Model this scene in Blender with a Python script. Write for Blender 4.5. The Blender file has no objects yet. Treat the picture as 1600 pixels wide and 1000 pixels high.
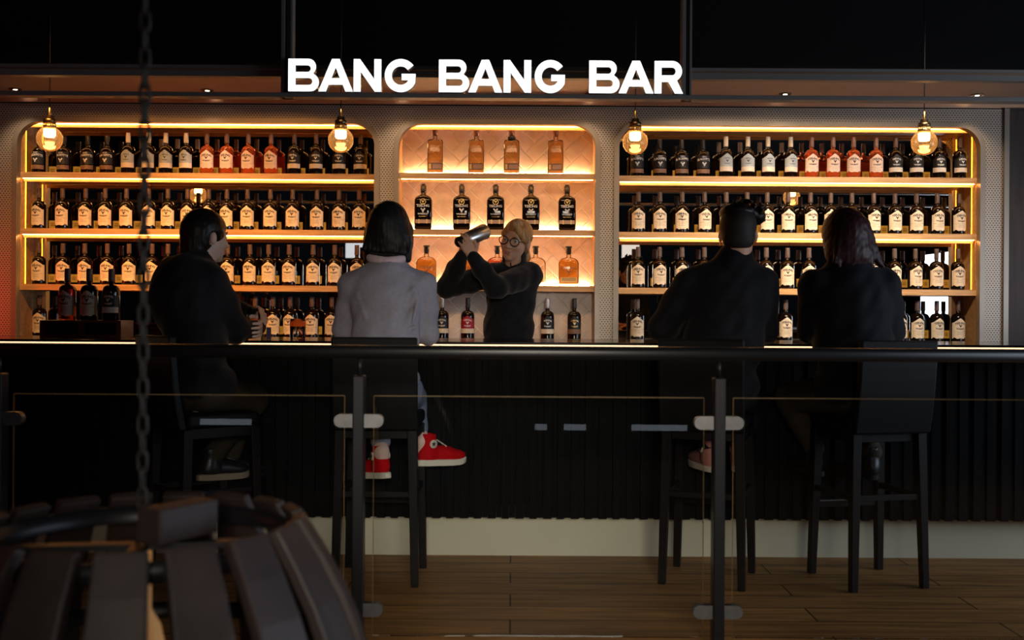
import bpy, bmesh, math, random
import numpy as np
from mathutils import Vector, Matrix, Euler
random.seed(7)
PI = math.pi
SC = bpy.context.scene
COL = SC.collection
F, H, HZ, ROLL = 1680.0, 1.19, 490.0, 0.00625
def P(px, py, D):
    """world point at depth D seen at photo position px, py"""
    dx, dy = px - 800.0, py - 500.0
    c, s = math.cos(ROLL), math.sin(ROLL)
    ux, uy = dx*c + dy*s, -dx*s + dy*c
    return Vector((ux/F*D, D, H - (uy + 500.0 - HZ)/F*D))
# ---------------------------------------------------------------- materials
def mat(name, base=(0.5, 0.5, 0.5), rough=0.5, metal=0.0, emit=None, es=0.0, trans=0.0, ior=1.45, spec=0.5, alpha=1.0, coat=0.0, sheen=0.0, sss=0.0):
    m = bpy.data.materials.new(name); m.use_nodes = True
    b = m.node_tree.nodes['Principled BSDF']
    b.inputs['Base Color'].default_value = (*base, 1)
    b.inputs['Roughness'].default_value = rough
    b.inputs['Metallic'].default_value = metal
    b.inputs['Transmission Weight'].default_value = trans
    b.inputs['IOR'].default_value = ior
    b.inputs['Specular IOR Level'].default_value = spec
    b.inputs['Alpha'].default_value = alpha
    b.inputs['Coat Weight'].default_value = coat
    b.inputs['Sheen Weight'].default_value = sheen
    if sss:
        b.inputs['Subsurface Weight'].default_value = sss
        b.inputs['Subsurface Radius'].default_value = (0.01, 0.004, 0.002)
    if emit:
        b.inputs['Emission Color'].default_value = (*emit, 1)
        b.inputs['Emission Strength'].default_value = es
    return m
def nd(m, t, **kw):
    n = m.node_tree.nodes.new(t)
    for k, v in kw.items(): setattr(n, k, v)
    return n
def lk(m, a, b): m.node_tree.links.new(a, b)
def bsdf(m): return m.node_tree.nodes['Principled BSDF']
def grain(m, c1, c2, scale=(1, 1, 1), detail=5, dist=0.0, bump=0.0, coord='Object', lo=0.3, hi=0.7, nscale=1.0):
    """stretched noise between two colours: wood grain, brushed or stained surfaces"""
    tc = nd(m, 'ShaderNodeTexCoord'); mp = nd(m, 'ShaderNodeMapping')
    mp.inputs['Scale'].default_value = scale
    n = nd(m, 'ShaderNodeTexNoise'); n.inputs['Scale'].default_value = nscale
    n.inputs['Detail'].default_value = detail; n.inputs['Distortion'].default_value = dist
    r = nd(m, 'ShaderNodeValToRGB')
    r.color_ramp.elements[0].position = lo; r.color_ramp.elements[1].position = hi
    r.color_ramp.elements[0].color = (*c1, 1); r.color_ramp.elements[1].color = (*c2, 1)
    lk(m, tc.outputs[coord], mp.inputs['Vector']); lk(m, mp.outputs[0], n.inputs['Vector'])
    lk(m, n.outputs['Fac'], r.inputs[0]); lk(m, r.outputs[0], bsdf(m).inputs['Base Color'])
    if bump:
        bp = nd(m, 'ShaderNodeBump'); bp.inputs['Strength'].default_value = bump; bp.inputs['Distance'].default_value = 0.01
        lk(m, n.outputs['Fac'], bp.inputs['Height']); lk(m, bp.outputs[0], bsdf(m).inputs['Normal'])
    return m
M = {}
M['oak'] = grain(mat('oak', rough=0.45), (0.52, 0.28, 0.11), (0.70, 0.42, 0.19), (2.5, 30, 30), dist=1.2, lo=0.35, hi=0.65)
M['dark_wood'] = grain(mat('dark_wood', rough=0.5, spec=0.2), (0.004, 0.003, 0.003), (0.009, 0.006, 0.005), (40, 40, 3))
M['stave'] = grain(mat('stave', rough=0.55), (0.012, 0.0075, 0.0075), (0.030, 0.019, 0.018), (14, 14, 2), bump=0.3)
M['black'] = mat('black_satin', (0.006, 0.006, 0.007), 0.45)
M['black_gloss'] = mat('black_gloss', (0.004, 0.004, 0.005), 0.12)
M['black_rough'] = mat('black_rough', (0.006, 0.006, 0.007), 0.85, spec=0.2)
M['rib'] = grain(mat('rib', rough=0.8, spec=0.15), (0.003, 0.003, 0.0035), (0.006, 0.006, 0.0065), (60, 60, 4))
M['kick'] = grain(mat('kick_panel', rough=0.6), (0.62, 0.56, 0.40), (0.68, 0.62, 0.45), (3, 3, 3))
M['steel'] = grain(mat('brushed_steel', rough=0.42, metal=0.85), (0.15, 0.15, 0.155), (0.20, 0.20, 0.205), (30, 30, 30))
M['gunmetal'] = mat('gunmetal', (0.022, 0.022, 0.026), 0.38, 0.7)
M['rail'] = mat('rail', (0.012, 0.012, 0.014), 0.35, 0.3)
M['frame_metal'] = mat('frame_metal', (0.24, 0.225, 0.215), 0.45, 0.3)
M['brass'] = mat('brass', (0.62, 0.44, 0.20), 0.28, 1.0)
M['dark_brass'] = mat('dark_brass', (0.16, 0.11, 0.06), 0.35, 1.0)
M['copper'] = grain(mat('copper', rough=0.32, metal=0.9), (0.70, 0.42, 0.27), (0.90, 0.58, 0.40), (3, 3, 3))
M['soffit'] = grain(mat('soffit', rough=0.7), (0.42, 0.32, 0.24), (0.46, 0.35, 0.27), (2, 2, 2))
M['mirror'] = mat('mirror', (0.74, 0.70, 0.66), 0.0, 1.0)
M['led'] = mat('led_warm', (1, 0.8, 0.5), 0.5, emit=(1.0, 0.46, 0.13), es=26.0)
M['led_side'] = mat('led_side', (1, 0.8, 0.5), 0.5, emit=(1.0, 0.42, 0.02), es=9.0)
M['led_up'] = mat('led_up', (1, 0.85, 0.6), 0.5, emit=(1.0, 0.60, 0.28), es=95.0)
M['led_bar'] = mat('led_bar', (1, 0.85, 0.6), 0.5, emit=(1.0, 0.60, 0.32), es=2.6)
M['downlight'] = mat('downlight', (1, 0.9, 0.8), 0.5, emit=(1.0, 0.80, 0.58), es=14.0)
M['bulb'] = mat('bulb_glow', (1, 0.9, 0.7), 0.5, emit=(1.0, 0.62, 0.28), es=16.0)
M['dim_bulb'] = mat('dim_bulb', (1, 0.7, 0.4), 0.5, emit=(1.0, 0.42, 0.08), es=0.16)
M['neon'] = mat('neon_red', (1, 0.1, 0.1), 0.5, emit=(1.0, 0.02, 0.03), es=3.0)
M['sign_white'] = mat('sign_white', (1, 1, 1), 0.5, emit=(0.95, 0.98, 1.0), es=1.5)
M['grout'] = mat('grout', (0.92, 0.84, 0.74), 0.8)
M['tile'] = grain(mat('tile', rough=0.35), (0.64, 0.48, 0.39), (0.80, 0.62, 0.52), (7, 7, 7), dist=2.0, bump=0.03)
def glass_mix(name, tint, ior=1.45, refl_tint=(1, 1, 1)):
    m = bpy.data.materials.new(name); m.use_nodes = True
    nt = m.node_tree; nt.nodes.clear()
    o = nt.nodes.new('ShaderNodeOutputMaterial'); mx = nt.nodes.new('ShaderNodeMixShader')
    fr = nt.nodes.new('ShaderNodeFresnel'); fr.inputs['IOR'].default_value = ior
    t = nt.nodes.new('ShaderNodeBsdfTransparent'); t.inputs['Color'].default_value = (*tint, 1)
    g = nt.nodes.new('ShaderNodeBsdfGlossy'); g.inputs['Roughness'].default_value = 0.01
    g.inputs['Color'].default_value = (*refl_tint, 1)
    nt.links.new(fr.outputs[0], mx.inputs[0]); nt.links.new(t.outputs[0], mx.inputs[1])
    nt.links.new(g.outputs[0], mx.inputs[2]); nt.links.new(mx.outputs[0], o.inputs[0])
    return m
M['pane'] = glass_mix('clear_pane', (0.93, 0.95, 0.96), 1.35)
M['globe'] = glass_mix('globe_glass', (0.98, 0.88, 0.72), 1.5, (1, 0.85, 0.6))
_g = M['globe'].node_tree; _o = _g.nodes['Material Output']; _mx = _g.nodes.new('ShaderNodeMixShader'); _tl = _g.nodes.new('ShaderNodeBsdfTranslucent')
_tl.inputs[0].default_value = (1, 0.72, 0.42, 1); _mx.inputs[0].default_value = 0.11; _prev = _o.inputs[0].links[0].from_socket
_g.links.new(_prev, _mx.inputs[1]); _g.links.new(_tl.outputs[0], _mx.inputs[2]); _g.links.new(_mx.outputs[0], _o.inputs[0])
M['pane_edge'] = bpy.data.materials.new('pane_edge'); M['pane_edge'].use_nodes = True
_g = M['pane_edge'].node_tree; _o = _g.nodes['Material Output']; _g.nodes.remove(_g.nodes['Principled BSDF']); _tl = _g.nodes.new('ShaderNodeBsdfTranslucent'); _tl.inputs[0].default_value = (0.75, 0.62, 0.42, 1); _g.links.new(_tl.outputs[0], _o.inputs[0])
M['lens'] = glass_mix('lens_glass', (0.97, 0.95, 0.95), 1.4)
M['cup'] = glass_mix('cup_glass', (0.95, 0.94, 0.92), 1.5)
# perforated sheet: staggered dark holes on warm grey metal
def perforated():
    m = mat('perforated_metal', rough=0.42, metal=0.35)
    tc = nd(m, 'ShaderNodeTexCoord'); sp = nd(m, 'ShaderNodeSeparateXYZ'); lk(m, tc.outputs['Object'], sp.inputs[0])
    def mth(op, a, b=None):
        n = nd(m, 'ShaderNodeMath', operation=op)
        for i, v in enumerate((a, b)):
            if v is None: continue
            if hasattr(v, 'links'): lk(m, v, n.inputs[i])
            else: n.inputs[i].default_value = v
        return n.outputs[0]
    px, pz = 0.0195, 0.0140
    row = mth('DIVIDE', sp.outputs['Z'], pz); rf = mth('FLOOR', row)
    odd = mth('MULTIPLY', mth('MODULO', mth('ABSOLUTE', rf), 2.0), 0.5)
    cx = mth('FRACT', mth('ADD', mth('DIVIDE', sp.outputs['X'], px), odd)); cz = mth('FRACT', row)
    ddx = mth('MULTIPLY', mth('SUBTRACT', cx, 0.5), 1.0); ddz = mth('MULTIPLY', mth('SUBTRACT', cz, 0.5), 1.15)
    d = mth('SQRT', mth('ADD', mth('MULTIPLY', ddx, ddx), mth('MULTIPLY', ddz, ddz)))
    hole = nd(m, 'ShaderNodeMapRange'); hole.inputs['From Min'].default_value = 0.20; hole.inputs['From Max'].default_value = 0.32
    lk(m, d, hole.inputs['Value'])
    mx = nd(m, 'ShaderNodeMixRGB'); mx.inputs[1].default_value = (0.02, 0.015, 0.012, 1); mx.inputs[2].default_value = (0.40, 0.345, 0.29, 1)
    lk(m, hole.outputs[0], mx.inputs[0]); lk(m, mx.outputs[0], bsdf(m).inputs['Base Color'])
    return m
M['perf'] = perforated()
M['rim'] = mat('rim_metal', (0.26, 0.225, 0.19), 0.38, 0.5)
def floor_mat():
    m = mat('floor_planks', rough=0.55, spec=0.3)
    tc = nd(m, 'ShaderNodeTexCoord'); br = nd(m, 'ShaderNodeTexBrick')
    br.inputs['Scale'].default_value = 1.0; br.inputs['Brick Width'].default_value = 1.9; br.inputs['Row Height'].default_value = 0.19
    br.inputs['Mortar Size'].default_value = 0.0035; br.offset = 0.37
    br.inputs['Color1'].default_value = (0.40, 0.19, 0.055, 1); br.inputs['Color2'].default_value = (0.30, 0.14, 0.042, 1)
    br.inputs['Mortar'].default_value = (0.02, 0.01, 0.006, 1)
    lk(m, tc.outputs['Object'], br.inputs['Vector'])
    mp = nd(m, 'ShaderNodeMapping'); mp.inputs['Scale'].default_value = (1.3, 14, 1)
    n = nd(m, 'ShaderNodeTexNoise'); n.inputs['Scale'].default_value = 1.6; n.inputs['Detail'].default_value = 6; n.inputs['Distortion'].default_value = 0.6
    lk(m, tc.outputs['Object'], mp.inputs[0]); lk(m, mp.outputs[0], n.inputs['Vector'])
    mr = nd(m, 'ShaderNodeMapRange'); mr.inputs['From Min'].default_value = 0.25; mr.inputs['From Max'].default_value = 0.75
    mr.inputs['To Min'].default_value = 0.45; mr.inputs['To Max'].default_value = 1.35; lk(m, n.outputs['Fac'], mr.inputs['Value'])
    mul = nd(m, 'ShaderNodeMixRGB', blend_type='MULTIPLY'); mul.inputs[0].default_value = 1.0
    lk(m, br.outputs['Color'], mul.inputs[1]); lk(m, mr.outputs[0], mul.inputs[2]); lk(m, mul.outputs[0], bsdf(m).inputs['Base Color'])
    return m
M['floor'] = floor_mat()
# ---------------------------------------------------------------- object helpers
def tag(o, label=None, cat=None, group=None, kind=None):
    if label: o['label'] = label
    if cat: o['category'] = cat
    if group: o['group'] = group
    if kind: o['kind'] = kind
    return o
def thing(name, label, cat, loc=(0, 0, 0), rz=0.0, group=None):
    o = bpy.data.objects.new(name, None); COL.objects.link(o); o.empty_display_size = 0.1
    o.location = loc; o.rotation_euler = (0, 0, rz)
    return tag(o, label, cat, group)
def link(name, me, parent=None):
    o = bpy.data.objects.new(name, me); COL.objects.link(o)
    if parent is not None: o.parent = parent
    return o
def from_bm(name, bm, mats, parent=None, smooth=False, bevel=0.0, seg=2):
    me = bpy.data.meshes.new(name)
    bmesh.ops.recalc_face_normals(bm, faces=bm.faces)
    bm.to_mesh(me); bm.free()
    for mm in (mats if isinstance(mats, (list, tuple)) else [mats]): me.materials.append(mm)
    if smooth:
        me.polygons.foreach_set('use_smooth', [True]*len(me.polygons))
    o = link(name, me, parent)
    if bevel:
        b = o.modifiers.new('bevel', 'BEVEL'); b.width = bevel; b.segments = seg; b.limit_method = 'ANGLE'; b.angle_limit = 0.7
    return o
def box(bm, x0, x1, y0, y1, z0, z1, mi=0, rot=None, about=None):
    vs = [bm.verts.new((x, y, z)) for x in (x0, x1) for y in (y0, y1) for z in (z0, z1)]
    if rot is not None:
        a = Vector(about) if about is not None else Vector(((x0+x1)/2, (y0+y1)/2, (z0+z1)/2))
        for v in vs: v.co = rot @ (v.co - a) + a
    for f in ((0, 1, 3, 2), (4, 6, 7, 5), (0, 4, 5, 1), (2, 3, 7, 6), (0, 2, 6, 4), (1, 5, 7, 3)):
        bm.faces.new([vs[i] for i in f]).material_index = mi
    return vs
def bar(bm, a, b, wa, wb=None, up=(0, 0, 1), mi=0, ta=None, tb=None):
    """rectangular tapered bar from a to b; w across, t the other way"""
    a, b = Vector(a), Vector(b); d = (b - a).normalized(); wb = wa if wb is None else wb
    ta = wa if ta is None else ta; tb = (wb if ta == wa else ta) if tb is None else tb
    u = Vector(up)
    if abs(d.dot(u)) > 0.95: u = Vector((0, 1, 0))
    r = d.cross(u).normalized(); u = r.cross(d).normalized()
    vs = []
    for p, w, t in ((a, wa, ta), (b, wb, tb)):
        for sx, sy in ((-1, -1), (1, -1), (1, 1), (-1, 1)): vs.append(bm.verts.new(p + r*(sx*w/2) + u*(sy*t/2)))
    for f in ((3, 2, 1, 0), (4, 5, 6, 7), (0, 1, 5, 4), (1, 2, 6, 5), (2, 3, 7, 6), (3, 0, 4, 7)):
        bm.faces.new([vs[i] for i in f]).material_index = mi
def tube(bm, pts, rad, n=8, mi=0, closed=False, cap=True):
    pts = [Vector(p) for p in pts]; k = len(pts); rings = []
    rads = rad if isinstance(rad, (list, tuple)) else [rad]*k
    prev = None
    for i, p in enumerate(pts):
        if closed: d = pts[(i+1) % k] - pts[i-1]
        else: d = pts[min(i+1, k-1)] - pts[max(i-1, 0)]
        d.normalize()
        if prev is None:
            prev = d.orthogonal().normalized()
        r = (prev - d*prev.dot(d)).normalized(); prev = r; s = d.cross(r)
        rings.append([bm.verts.new(p + (r*math.cos(2*PI*j/n) + s*math.sin(2*PI*j/n))*rads[i]) for j in range(n)])
    for i in range(k if closed else k-1):
        A, B = rings[i], rings[(i+1) % k]
        for j in range(n):
            f = bm.faces.new((A[j], A[(j+1) % n], B[(j+1) % n], B[j])); f.material_index = mi; f.smooth = True
    if cap and not closed:
        bm.faces.new(rings[0][::-1]).material_index = mi; bm.faces.new(rings[-1]).material_index = mi
def lathe(bm, prof, n=24, mi=0, c=(0, 0, 0), M4=None):
    """prof: list of (r, z) from bottom to top"""
    rings = []; c = Vector(c)
    for r, z in prof:
        if r < 1e-5: ring = [bm.verts.new(Vector((0, 0, z)))]
        else: ring = [bm.verts.new(Vector((r*math.cos(2*PI*j/n), r*math.sin(2*PI*j/n), z))) for j in range(n)]
        for v in ring: v.co = (M4 @ v.co if M4 is not None else v.co) + c
        rings.append(ring)
    for A, B in zip(rings, rings[1:]):
        for j in range(n):
            k = (j+1) % n
            if len(A) == 1 and len(B) == 1: continue
            if len(A) == 1: f = bm.faces.new((A[0], B[k], B[j]))
            elif len(B) == 1: f = bm.faces.new((A[j], A[k], B[0]))
            else: f = bm.faces.new((A[j], A[k], B[k], B[j]))
            f.material_index = mi; f.smooth = True
    if len(rings[0]) > 1: bm.faces.new(rings[0][::-1]).material_index = mi
    if len(rings[-1]) > 1: bm.faces.new(rings[-1]).material_index = mi
def loft(bm, secs, n=32, mi=0, e=4.0):
    """secs: (z, half width, half depth[, exponent]); superellipse sections"""
    rings = []
    for s in secs:
        z, a, b = s[:3]; ex = s[3] if len(s) > 3 else e
        ring = []
        for j in range(n):
            t = 2*PI*(j+0.5)/n; c, q = math.cos(t), math.sin(t)
            ring.append(bm.verts.new((a*math.copysign(abs(c)**(2/ex), c), b*math.copysign(abs(q)**(2/ex), q), z)))
        rings.append(ring)
    for A, B in zip(rings, rings[1:]):
        for j in range(n):
            f = bm.faces.new((A[j], A[(j+1) % n], B[(j+1) % n], B[j])); f.material_index = mi; f.smooth = True
    bm.faces.new(rings[0][::-1]).material_index = mi; bm.faces.new(rings[-1]).material_index = mi
def curve_mesh(splines, extrude):
    """flat filled outline (holes by even-odd) in XY, extruded both ways along Z"""
    cu = bpy.data.curves.new('outline', 'CURVE'); cu.dimensions = '2D'; cu.fill_mode = 'BOTH'; cu.extrude = extrude
    for pts in splines:
        sp = cu.splines.new('POLY'); sp.points.add(len(pts)-1)
        for q, p in zip(sp.points, pts): q.co = (p[0], p[1], 0, 1)
        sp.use_cyclic_u = True
    o = bpy.data.objects.new('outline', cu); COL.objects.link(o)
    bpy.context.view_layer.update()
    me = bpy.data.meshes.new_from_object(o.evaluated_get(bpy.context.evaluated_depsgraph_get()))
    bpy.data.objects.remove(o); bpy.data.curves.remove(cu)
    return me
def upright(me, y0=0.0):
    """XY outline to XZ plane facing -Y"""
    me.transform(Matrix.Translation((0, y0, 0)) @ Matrix.Rotation(PI/2, 4, 'X'))
    return me
_txt = {}
def text_mesh(s, size=1.0, bold=0.0):
    k = (s, size, bold)
    if k in _txt: return _txt[k]
    cu = bpy.data.curves.new('t', 'FONT'); cu.body = s; cu.size = size; cu.align_x = 'CENTER'; cu.resolution_u = 2; cu.offset = bold
    o = bpy.data.objects.new('t', cu); COL.objects.link(o); bpy.context.view_layer.update()
    me = bpy.data.meshes.new_from_object(o.evaluated_get(bpy.context.evaluated_depsgraph_get()))
    bpy.data.objects.remove(o); bpy.data.curves.remove(cu)
    _txt[k] = ([v.co.copy() for v in me.vertices], [list(p.vertices) for p in me.polygons]); bpy.data.meshes.remove(me)
    return _txt[k]
def rrect(x0, x1, y0, y1, r, n=10, bottom=False):
    pts = []
    if bottom:
        for k in range(n+1): a = PI + PI/2*k/n; pts.append((x0+r+r*math.cos(a), y0+r+r*math.sin(a)))
        for k in range(n+1): a = 1.5*PI + PI/2*k/n; pts.append((x1-r+r*math.cos(a), y0+r+r*math.sin(a)))
    else: pts += [(x0, y0), (x1, y0)]
    for k in range(n+1): a = PI/2*k/n; pts.append((x1-r+r*math.cos(a), y1-r+r*math.sin(a)))
    for k in range(n+1): a = PI/2 + PI/2*k/n; pts.append((x0+r+r*math.cos(a), y1-r+r*math.sin(a)))
    return pts
def dup(root, loc=None, rz=None):
    r = root.copy(); COL.objects.link(r)
    if loc is not None: r.location = loc
    if rz is not None: r.rotation_euler = (0, 0, rz)
    for ch in root.children:
        c = ch.copy(); COL.objects.link(c); c.parent = r
        for g in ch.children:
            d = g.copy(); COL.objects.link(d); d.parent = c
    return r
def struct(o): o['kind'] = 'structure'; return o
ORD = ['first', 'second', 'third', 'fourth', 'fifth', 'sixth', 'seventh', 'eighth', 'ninth', 'tenth', 'eleventh', 'twelfth', 'thirteenth', 'fourteenth', 'fifteenth', 'sixteenth']

# ---------------------------------------------------------------- camera, world, render feel
cam = bpy.data.cameras.new('camera'); camo = bpy.data.objects.new('camera', cam); COL.objects.link(camo)
cam.sensor_width = 36; cam.lens = F/1600*36; cam.shift_y = -(500-HZ)/1600
camo.matrix_world = Matrix.Translation((0, 0, H)) @ Matrix.Rotation(PI/2, 4, 'X') @ Matrix.Rotation(ROLL, 4, 'Z')
cam.dof.use_dof = True; cam.dof.focus_distance = 6.2; cam.dof.aperture_fstop = 2.8
cam.clip_start = 0.05
SC.camera = camo
SC.view_settings.view_transform = 'Standard'
SC.view_settings.look = 'None'
w = bpy.data.worlds.new('world'); SC.world = w; w.use_nodes = True
w.node_tree.nodes['Background'].inputs[0].default_value = (0.5, 0.6, 0.8, 1)
w.node_tree.nodes['Background'].inputs[1].default_value = 0.004
SC.cycles.use_denoising = True
SC.cycles.max_bounces = 10; SC.cycles.transparent_max_bounces = 24; SC.cycles.transmission_bounces = 8
SC.cycles.sample_clamp_indirect = 4.0
# ---------------------------------------------------------------- room shell
YF = 7.0                                      # front face of the back wall cladding
bm = bmesh.new(); box(bm, -5.2, 5.2, -1.5, 7.6, -0.1, 0.0); struct(from_bm('floor', bm, M['floor']))
bm = bmesh.new(); box(bm, -5.2, 5.2, -1.5, 7.6, 3.3, 3.4); struct(from_bm('ceiling', bm, M['black_rough']))
bm = bmesh.new(); box(bm, -5.3, -5.2, -1.5, 7.6, 0, 3.4); struct(from_bm('wall_left', bm, M['black_rough']))
bm = bmesh.new(); box(bm, 5.2, 5.3, -1.5, 7.6, 0, 3.4); struct(from_bm('wall_right', bm, M['black_rough']))
M['walnut'] = grain(mat('walnut', rough=0.5), (0.024, 0.012, 0.007), (0.048, 0.026, 0.015), (30, 30, 3))
# back wall: perforated cladding with three arched-corner openings
XL, XR, ZT = -3.95, P(1567, 400, YF).x, 2.54
opens = [(P(28, 300, YF).x, P(585, 300, YF).x), (P(623, 300, YF).x, P(930, 300, YF).x), (P(967, 300, YF).x, P(1530, 300, YF).x)]
ZO, RO = 2.418, 0.145
outl = [[(XL, 0.0), (XR, 0.0), (XR, ZT), (XL, ZT)]] + [rrect(a, b, 0.93, ZO, RO) for a, b in opens]
me = upright(curve_mesh(outl, 0.02), YF+0.02); me.materials.append(M['perf']); me.materials.append(M['rim'])
for f in me.polygons: f.material_index = 0 if abs(f.normal.y) > 0.5 else 1
struct(link('wall_back', me))
bm = bmesh.new(); box(bm, XL, 5.2, 7.29, 7.6, 0, 3.3); box(bm, XR+0.03, 5.2, 7.04, 7.29, 0, 3.3); box(bm, -5.2, XL, 7.04, 7.6, 0, 3.3)
struct(from_bm('wall_rear', bm, M['walnut']))
for i, (a, b) in enumerate(opens):
    t = 0.034
    me = upright(curve_mesh([rrect(a-t, b+t, 0.93, ZO+t, RO+t, 14), rrect(a, b, 0.93, ZO, RO, 14)], 0.012), YF-0.008)
    me.materials.append(M['rim']); struct(link('trim_%d' % (i+1), me))
me = bmesh.new(); box(me, XR-0.002, XR+0.03, YF-0.02, YF+0.05, 0, ZT); struct(from_bm('trim_4', me, M['rim']))
# bulkhead and soffit over the back bar
bm = bmesh.new(); box(bm, -5.2, 5.2, 6.3, 7.3, 2.605, 3.3)
for f in bm.faces:
    f.normal_update()
    if f.normal.z < -0.5: f.material_index = 1
struct(from_bm('ceiling_bulkhead', bm, [M['black_rough'], M['soffit']]))
bm = bmesh.new(); box(bm, -5.2, 5.2, 6.955, 6.985, 2.543, 2.604); struct(from_bm('trim_5', bm, M['copper']))
# recessed lights
for i, px in enumerate((24, 324, 624, 924, 1227, 1527)):
    p = P(px, 141, 6.86)
    t = thing('recessed_light', 'small round recessed ceiling light above the back bar, %s from the left' % ORD[i], 'light', (p.x, 6.86, 2.605), 0, 'recessed lights in the soffit')
    bm = bmesh.new(); lathe(bm, [(0.040, -0.006), (0.040, 0.004), (0.028, 0.004), (0.028, -0.006)], 20); from_bm('ring', bm, M['dark_brass'], t)
    bm = bmesh.new(); lathe(bm, [(0.0, -0.007), (0.027, -0.005), (0.027, 0.002), (0.0, 0.002)], 20); from_bm('lens', bm, M['downlight'], t)
    l = bpy.data.lights.new('spot', 'SPOT'); l.energy = 9; l.color = (1, 0.72, 0.45); l.spot_size = 1.7; l.spot_blend = 0.7; l.shadow_soft_size = 0.03
    lo = bpy.data.objects.new('recessed_spot', l); COL.objects.link(lo); lo.location = (p.x, 6.84, 2.585)
# ---------------------------------------------------------------- shelf bays
ZS = [2.097, 1.729, 1.364]; ZC = 1.02; YB = 7.235; YS = 7.035
def herringbone(x0, x1, z0, z1, y, W=0.088, L=0.176, g=0.005):
    bm = bmesh.new(); c = math.cos(PI/4)
    tiles = []
    n = 30
    for r in range(-n, n):
        for s in range(-6, 7):
            ox = r*W + s*2*L; oy = r*W
            tiles.append((ox, oy, L, W)); tiles.append((ox + L, oy + W - L, W, L))
    xm, zm = (x0+x1)/2, (z0+z1)/2
    for ox, oy, a, b in tiles:
        cx, cy = ox+a/2, oy+b/2
        X, Z = xm + (cx-cy)*c, zm + (cx+cy)*c
        if not (x0-0.15 < X < x1+0.15 and z0-0.15 < Z < z1+0.15): continue
        base, top = [], []
        for sx, sy in ((-1, -1), (1, -1), (1, 1), (-1, 1)):
            for lst, ins, dy in ((base, g/2, 0.0), (top, g/2+0.002, -0.0025)):
                qx, qy = cx + sx*(a/2-ins), cy + sy*(b/2-ins)
                lst.append(bm.verts.new((xm + (qx-qy)*c, y+dy, zm + (qx+qy)*c)))
        bm.faces.new(top)
        for q in range(4): bm.faces.new((base[q], base[(q+1) % 4], top[(q+1) % 4], top[q]))
    for co, no in (((x0, 0, 0), (-1, 0, 0)), ((x1, 0, 0), (1, 0, 0)), ((0, 0, z0), (0, 0, -1)), ((0, 0, z1), (0, 0, 1))):
        bmesh.ops.bisect_plane(bm, geom=bm.verts[:]+bm.edges[:]+bm.faces[:], plane_co=co, plane_no=no, clear_outer=True)
    for f in bm.faces: f.material_index = 1
    box(bm, x0, x1, y, y+0.02, z0, z1, 0)
    return bm
BAYLAB = ['oak shelf bay left of the centre arch, mirror backed, with strip lights', 'bright central oak shelf bay backed with herringbone tiles', 'oak shelf bay right of the centre arch, mirror backed, with strip lights']
for i, (a, b) in enumerate(opens):
    t = thing('shelf_bay', BAYLAB[i], 'shelves', ((a+b)/2, YF, ZC-0.09), 0, 'lit shelf bays of the back bar')
    cx = (a+b)/2; ox, oy, oz = -cx, -YF, -(ZC-0.09)
    def bx(x0, x1, y0, y1, z0, z1, nm, m, par=t, bev=0.0):
        bm = bmesh.new(); box(bm, x0+ox, x1+ox, y0+oy, y1+oy, z0+oz, z1+oz)
        return from_bm(nm, bm, m, par, bevel=bev)
    zt = ZO + 0.002
    bx(a-0.022, a, YF+0.042, YB, ZC-0.09, zt+0.02, 'side_panel', M['oak'])
    bx(b, b+0.022, YF+0.042, YB, ZC-0.09, zt+0.02, 'side_panel', M['oak'])
    bx(a, b, YF+0.042, YB, zt, zt+0.02, 'top_panel', M['oak'])
    bx(a, b, YF-0.012, YB, ZC-0.03, ZC, 'base_shelf', M['black_gloss'])
    bx(a+0.05, b-0.05, YF+0.052, YF+0.062, zt-0.0045, zt-0.001, 'strip_light', M['led'])
    if i == 1:
        o = from_bm('tile_panel', herringbone(a, b, ZC-0.02, zt, YB-0.012), [M['grout'], M['tile']], t); o.location = (ox, oy, oz)
    else:
        bx(a, b, YB, YB+0.01, ZC-0.05, zt, 'mirror', M['mirror'])
        bm = bmesh.new()
        xs = a + (b-a)*(0.34 if i == 0 else 0.5)
        box(bm, xs-0.0012+ox, xs+0.0012+ox, YB-0.0005+oy, YB+0.002+oy, ZC-0.05+oz, zt+oz); from_bm('mirror_joint', bm, M['black_gloss'], t)
    bx(a+0.04, b-0.04, YF+0.068, YF+0.074, zt-0.024, zt-0.0005, 'light_lip', M['oak'])  # lip put in to screen the strip light from behind
    for k, z in enumerate(ZS):
        z += 0.01 if i == 1 else 0.0
        s = bx(a-0.004 if i != 1 else a, b+0.004 if i != 1 else b, YS, YB-0.014, z-0.038, z, 'shelf', M['oak'])
        bt = s
        if k < 2:
            bx(a+0.012, b-0.012, YS+0.008, YS+0.016, z-0.0418, z-0.0385, 'strip_light', M['led'], t)
            if i != 1: bx(a+0.012, b-0.012, YS+0.022, YS+0.028, z-0.0600, z-0.0385, 'light_lip', M['oak'], t)  # lip added to keep the strip out of the mirror and catch its glow
        if i == 1:
            bx(a+0.02, b-0.02, YB-0.034, YB-0.022, z+0.001, z+0.008, 'strip_light', M['led_up'], t)
        elif k < 3:
            zz = ZS[k-1]-0.045 if k else zt-0.02
            for xx in (a+0.001, b-0.005):
                bx(xx+0.001, xx+0.003, YF+0.107, YF+0.111, z+0.004, zz, 'side_strip_light', M['led_side'], t)
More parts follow.
